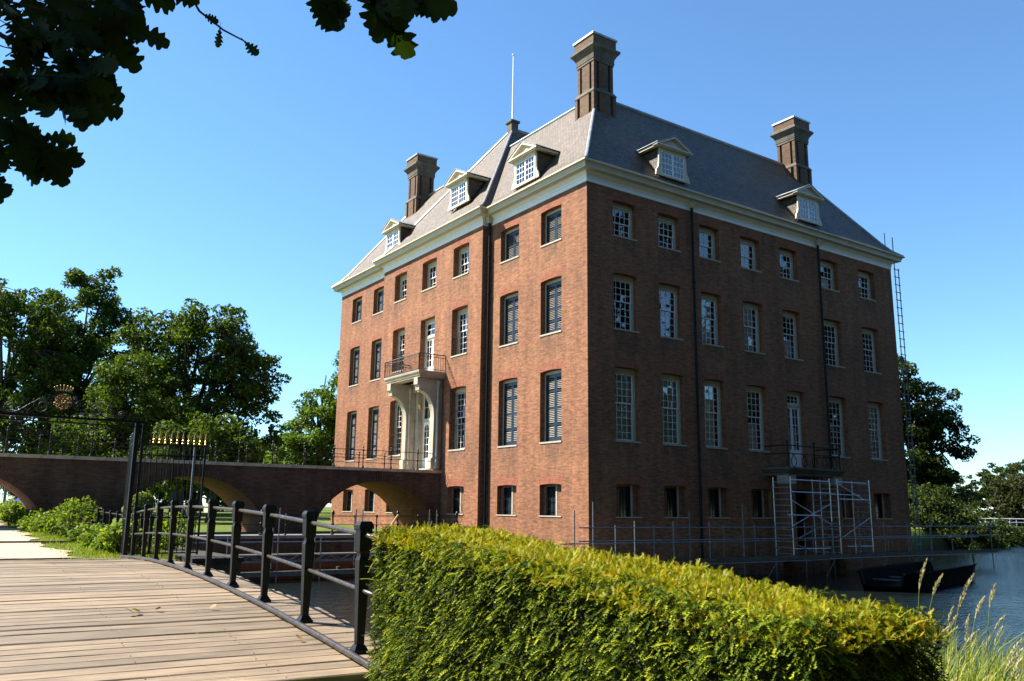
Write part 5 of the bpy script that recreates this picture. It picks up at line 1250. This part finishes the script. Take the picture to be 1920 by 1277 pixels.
n = 17500; x = rg.uniform(HX0-.02, HX1+.02, n); y = rg.uniform(HY0-.02, HY1+.02, n); ed_ = np.minimum(np.minimum(x-HX0, HX1-x), np.minimum(y-HY0, HY1-y)); z = htop(y) + lump(x, y, 3.0)*.03 - .05 + rg.normal(0, .012, n) + .018*np.sin(y*2.9+x) - .07*np.exp(-np.maximum(ed_, 0)/.05)
P = np.stack([x, y, z], 1); D = rg.normal(0, .72, (n, 3)) + np.array([0, 0, .9])
Lh = rg.uniform(.03, .065, n) + .05*(rg.random(n) > .97)
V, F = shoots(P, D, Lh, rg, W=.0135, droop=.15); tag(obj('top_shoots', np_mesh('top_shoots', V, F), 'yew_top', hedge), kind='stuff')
n = 60; y = rg.uniform(HY0, HY1, n); z = HB+(htop(y)-HB)*rg.random(n); P = np.stack([np.full(n, HX0), y, z], 1)    # stray shoots that missed the shears
y2 = np.full(40, HY1); P = np.concatenate([P, np.stack([rg.uniform(HX0, HX1, 40), y2, HB+1.2*rg.random(40)], 1)]); n = len(P)
D = np.stack([-np.ones(n)*.4, rg.uniform(-.2, .9, n), rg.normal(.2, .25, n)], 1); V, F = shoots(P, D, rg.uniform(.10, .17, n), rg, W=.016, droop=.2, k=10)
tag(obj('stray_shoots', np_mesh('stray_shoots', V, F), 'yew_side', hedge), kind='stuff')

# ---- tall seeding grass right of the hedge
tg = thing('tall_grass', 'clump of tall seeding grass with pale feathery heads right of the hedge', 'grass', (-19.0, -26.2, -1.4))
rr = random.Random(4)
for k in range(60):
    x, y = -19.05+rr.uniform(-.45, .75), -26.15+rr.uniform(-.45, .5); z = gz(x, y); big = k < 15
    top = Vector((x+rr.uniform(.05, .35), y-rr.uniform(-.1, .25), rr.uniform(-.62, -.12) if big else rr.uniform(-.95, -.35)))
    b_ = Vector((x, y, z-.05)); c1 = b_.lerp(top, .6) + Vector((-.06, .03, .08)); pts = []
    for i in range(9):
        t = i/8; pts.append(b_*(1-t)**2 + c1*2*t*(1-t) + top*t*t)
    st = obj('stem', MB().tube(pts, [.0032-.0002*i for i in range(9)], 5), 'grass_blade', tg, world=True)
    d = (pts[-1]-pts[-2]).normalized(); L = rr.uniform(.15, .24) if big else rr.uniform(.10, .17); n = 90 if big else 55
    g = np.random.default_rng(k); q = g.random(n); ang = g.uniform(0, 2*PI, n); a1 = d.orthogonal().normalized(); a2 = d.cross(a1)
    P = np.array([tuple(pts[-1]+d*L*(t-.35)+Vector((0.25*t*t*L, 0, -.10*t*t*L))) for t in q]); rad = (.016 if big else .012)*np.sin(PI*np.clip(q*.9+.08, 0, 1))
    O = np.cos(ang)[:, None]*np.array(a1)+np.sin(ang)[:, None]*np.array(a2); tip = P+O*rad[:, None]+np.array(d)*.022; sd = np.cross(O, np.array(d))*.0042
    V = np.stack([P, (P+tip)/2+sd, tip, (P+tip)/2-sd], 1).reshape(-1, 3); F = np.arange(4*n).reshape(n, 4)
    obj('seed_head', np_mesh('seed_head', V, F), 'seed', st, Matrix.Identity(4))
g = np.random.default_rng(77); n = 1500; X = g.uniform(-19.6, -18.1, n); Y = g.uniform(-26.9, -25.4, n); Z = ground_z(X, Y); hh = g.uniform(.35, .95, n); l = np.stack([g.normal(.16, .16, n), g.normal(-.05, .14, n)], 1); w = .0045
a = g.uniform(0, PI, n); S = np.stack([np.cos(a)*w, np.sin(a)*w, 0*a], 1); P = np.stack([X, Y, Z], 1)
def bl(t): return P + np.stack([l[:, 0]*t*t, l[:, 1]*t*t, hh*t*(1-.18*t*t)], 1)
V = np.stack([P-S, P+S, bl(.35)-S*.9, bl(.35)+S*.9, bl(.7)-S*.6, bl(.7)+S*.6, bl(1.0), bl(1.0)+S*.05], 1).reshape(-1, 3); b8 = np.arange(n)*8
F = np.concatenate([np.stack([b8+i, b8+i+1, b8+i+3, b8+i+2], 1) for i in (0, 2, 4)]); tag(obj('blades', np_mesh('blades', V, F), 'grass_blade', tg), kind='stuff')

# ---- overhanging oak: trunk out of frame on the left, twigs and lobed leaves in view
TW = {'t1': [(-24.2, -26.53, 1.62), (-24.05, -26.61, 1.52), (-23.93, -26.69, 1.49), (-23.81, -26.77, 1.49), (-23.76, -26.8, 1.47)],
      't2': [(-24.19, -26.46, 1.52), (-24.02, -26.56, 1.45), (-23.89, -26.64, 1.41), (-23.8, -26.69, 1.38)],
      't3': [(-24.17, -26.55, 1.36), (-24.03, -26.64, 1.32), (-23.93, -26.7, 1.28), (-23.85, -26.75, 1.26)],
      't4': [(-24.16, -26.37, 1.32), (-24.03, -26.45, 1.28), (-23.94, -26.49, 1.21), (-23.88, -26.52, 1.18)],
      't5': [(-24.2, -26.63, 1.16), (-24.12, -26.67, 1.11), (-24.08, -26.67, 1.08)],
      't6': [(-23.97, -26.81, 1.62), (-23.86, -26.86, 1.54), (-23.78, -26.91, 1.52), (-23.75, -26.93, 1.51)],
      't7': [(-24.18, -26.38, 1.72), (-24.01, -26.49, 1.65), (-23.9, -26.56, 1.62)],
      'tw': [(-23.72, -26.71, 1.72), (-23.65, -26.72, 1.61), (-23.59, -26.75, 1.56), (-23.54, -26.78, 1.53)],
      't9': [(-23.5, -26.97, 1.72), (-23.42, -27.01, 1.65), (-23.39, -27.02, 1.62)],
      't10': [(-23.42, -27.25, 1.66), (-23.38, -27.26, 1.58), (-23.34, -27.28, 1.52), (-23.31, -27.29, 1.48)],
      't11': [(-23.39, -27.16, 1.66), (-23.34, -27.17, 1.57), (-23.3, -27.19, 1.51)]}
CNT = {'t1': 30, 't2': 32, 't3': 32, 't4': 30, 't5': 16, 't6': 12, 't7': 34, 'tw': 4, 't9': 12, 't10': 20, 't11': 20}
oak = thing('overhanging_oak', 'oak with dark lobed leaves hanging into the top left of the view', 'tree', (-27.2, -25.5, -1.15))
m = MB(); trunk = [(-27.2, -25.5, -1.4), (-27.2, -25.5, -.8), (-27.15, -25.52, 1.5), (-27.1, -25.5, 3.6), (-27.25, -25.4, 6.5)]
m.tube(trunk, [.55, .40, .34, .30, .22], 14)
m.tube([(-27.1, -25.5, 2.9), (-26.2, -25.65, 3.3), (-25.2, -25.95, 2.9), (-24.6, -26.15, 2.35), (-24.3, -26.35, 1.95)], [.16, .11, .07, .035, .015], 8)
m.tube([(-25.2, -25.95, 2.9), (-24.5, -26.4, 2.85), (-23.9, -26.75, 2.5), (-23.55, -26.95, 2.0)], [.06, .04, .02, .010], 8)
obj('trunk', m, 'bark', oak, world=True, smooth=True)
rgo = np.random.default_rng(90); cso = np.stack([rgo.normal(-26.3, .75, 70), rgo.normal(-24.7, .7, 70), rgo.uniform(3.6, 7.0, 70)], 1)
P, D = clumps_np(cso, rgo.uniform(.35, .6, 70), 420, rgo); V, F = leaves_np(P, .13, rgo, out=D)
obj('crown', np_mesh('crown', V, F), 'leaf_oak', oak)
hub1, hub2 = Vector((-24.3, -26.35, 1.95)), Vector((-23.55, -26.95, 2.0)); rr = random.Random(21)
LM = [oak_leaf(.120, .036+.002*s, s, droop=.10+.05*(s % 3)) for s in range(5)]
for q in LM: q.materials.append(MATS['leaf_oak'])
camp = Vector((-24.12, -28.93, .29))
for nm, pts in TW.items():
    pts = [Vector(p) for p in pts]
    if nm in ('t1', 't2', 't3', 't4', 't6'): pts = [pts[0].lerp(q, .80) for q in pts]
    if nm == 't9': pts = [q - Vector((0, 0, .035)) for q in pts]
    hub = hub2 if nm in ('t9', 't10', 't11', 'tw') else hub1
    full = [hub, hub.lerp(pts[0], .5)+Vector((0, 0, .03))] + pts
    tw = obj('twig', MB().tube(full, [.006, .005] + [.004-.0025*i/len(pts) for i in range(len(pts))], 5), 'bark', oak, world=True, smooth=True)
    for k in range(CNT[nm]):
        t = (k+rr.random()*.8)/CNT[nm]*(len(pts)-1); i = min(int(t), len(pts)-2); p = pts[i].lerp(pts[i+1], t-i)
        if k == CNT[nm]-1: p = pts[-1]
        ax = (pts[i+1]-pts[i]).normalized(); sc = rr.uniform(.7, 1.1)*(.45 if nm == 'tw' else .8 if nm == 't9' else 1.0)
        p = p + Vector((rr.gauss(0, .02), rr.gauss(0, .03), rr.gauss(0, .022)))*(0 if nm == 'tw' else .5 if nm in ('t9', 't10', 't11') else 1)
        grow = (ax*.8 + Vector((rr.gauss(0, .5), rr.gauss(0, .5), rr.gauss(-.35, .45)))).normalized()
        nrm2 = ((camp-p).normalized()*.9 + Vector((rr.gauss(0, .5), rr.gauss(0, .5), .35+rr.gauss(0, .5)))).normalized()
        X = grow.cross(nrm2).normalized(); N = X.cross(grow)
        Mx = Matrix(((X.x, grow.x, N.x, p.x), (X.y, grow.y, N.y, p.y), (X.z, grow.z, N.z, p.z), (0, 0, 0, 1))) @ Matrix.Scale(sc, 4)
        obj('leaf', LM[rr.randrange(5)], 'leaf_oak', tw, Mx)
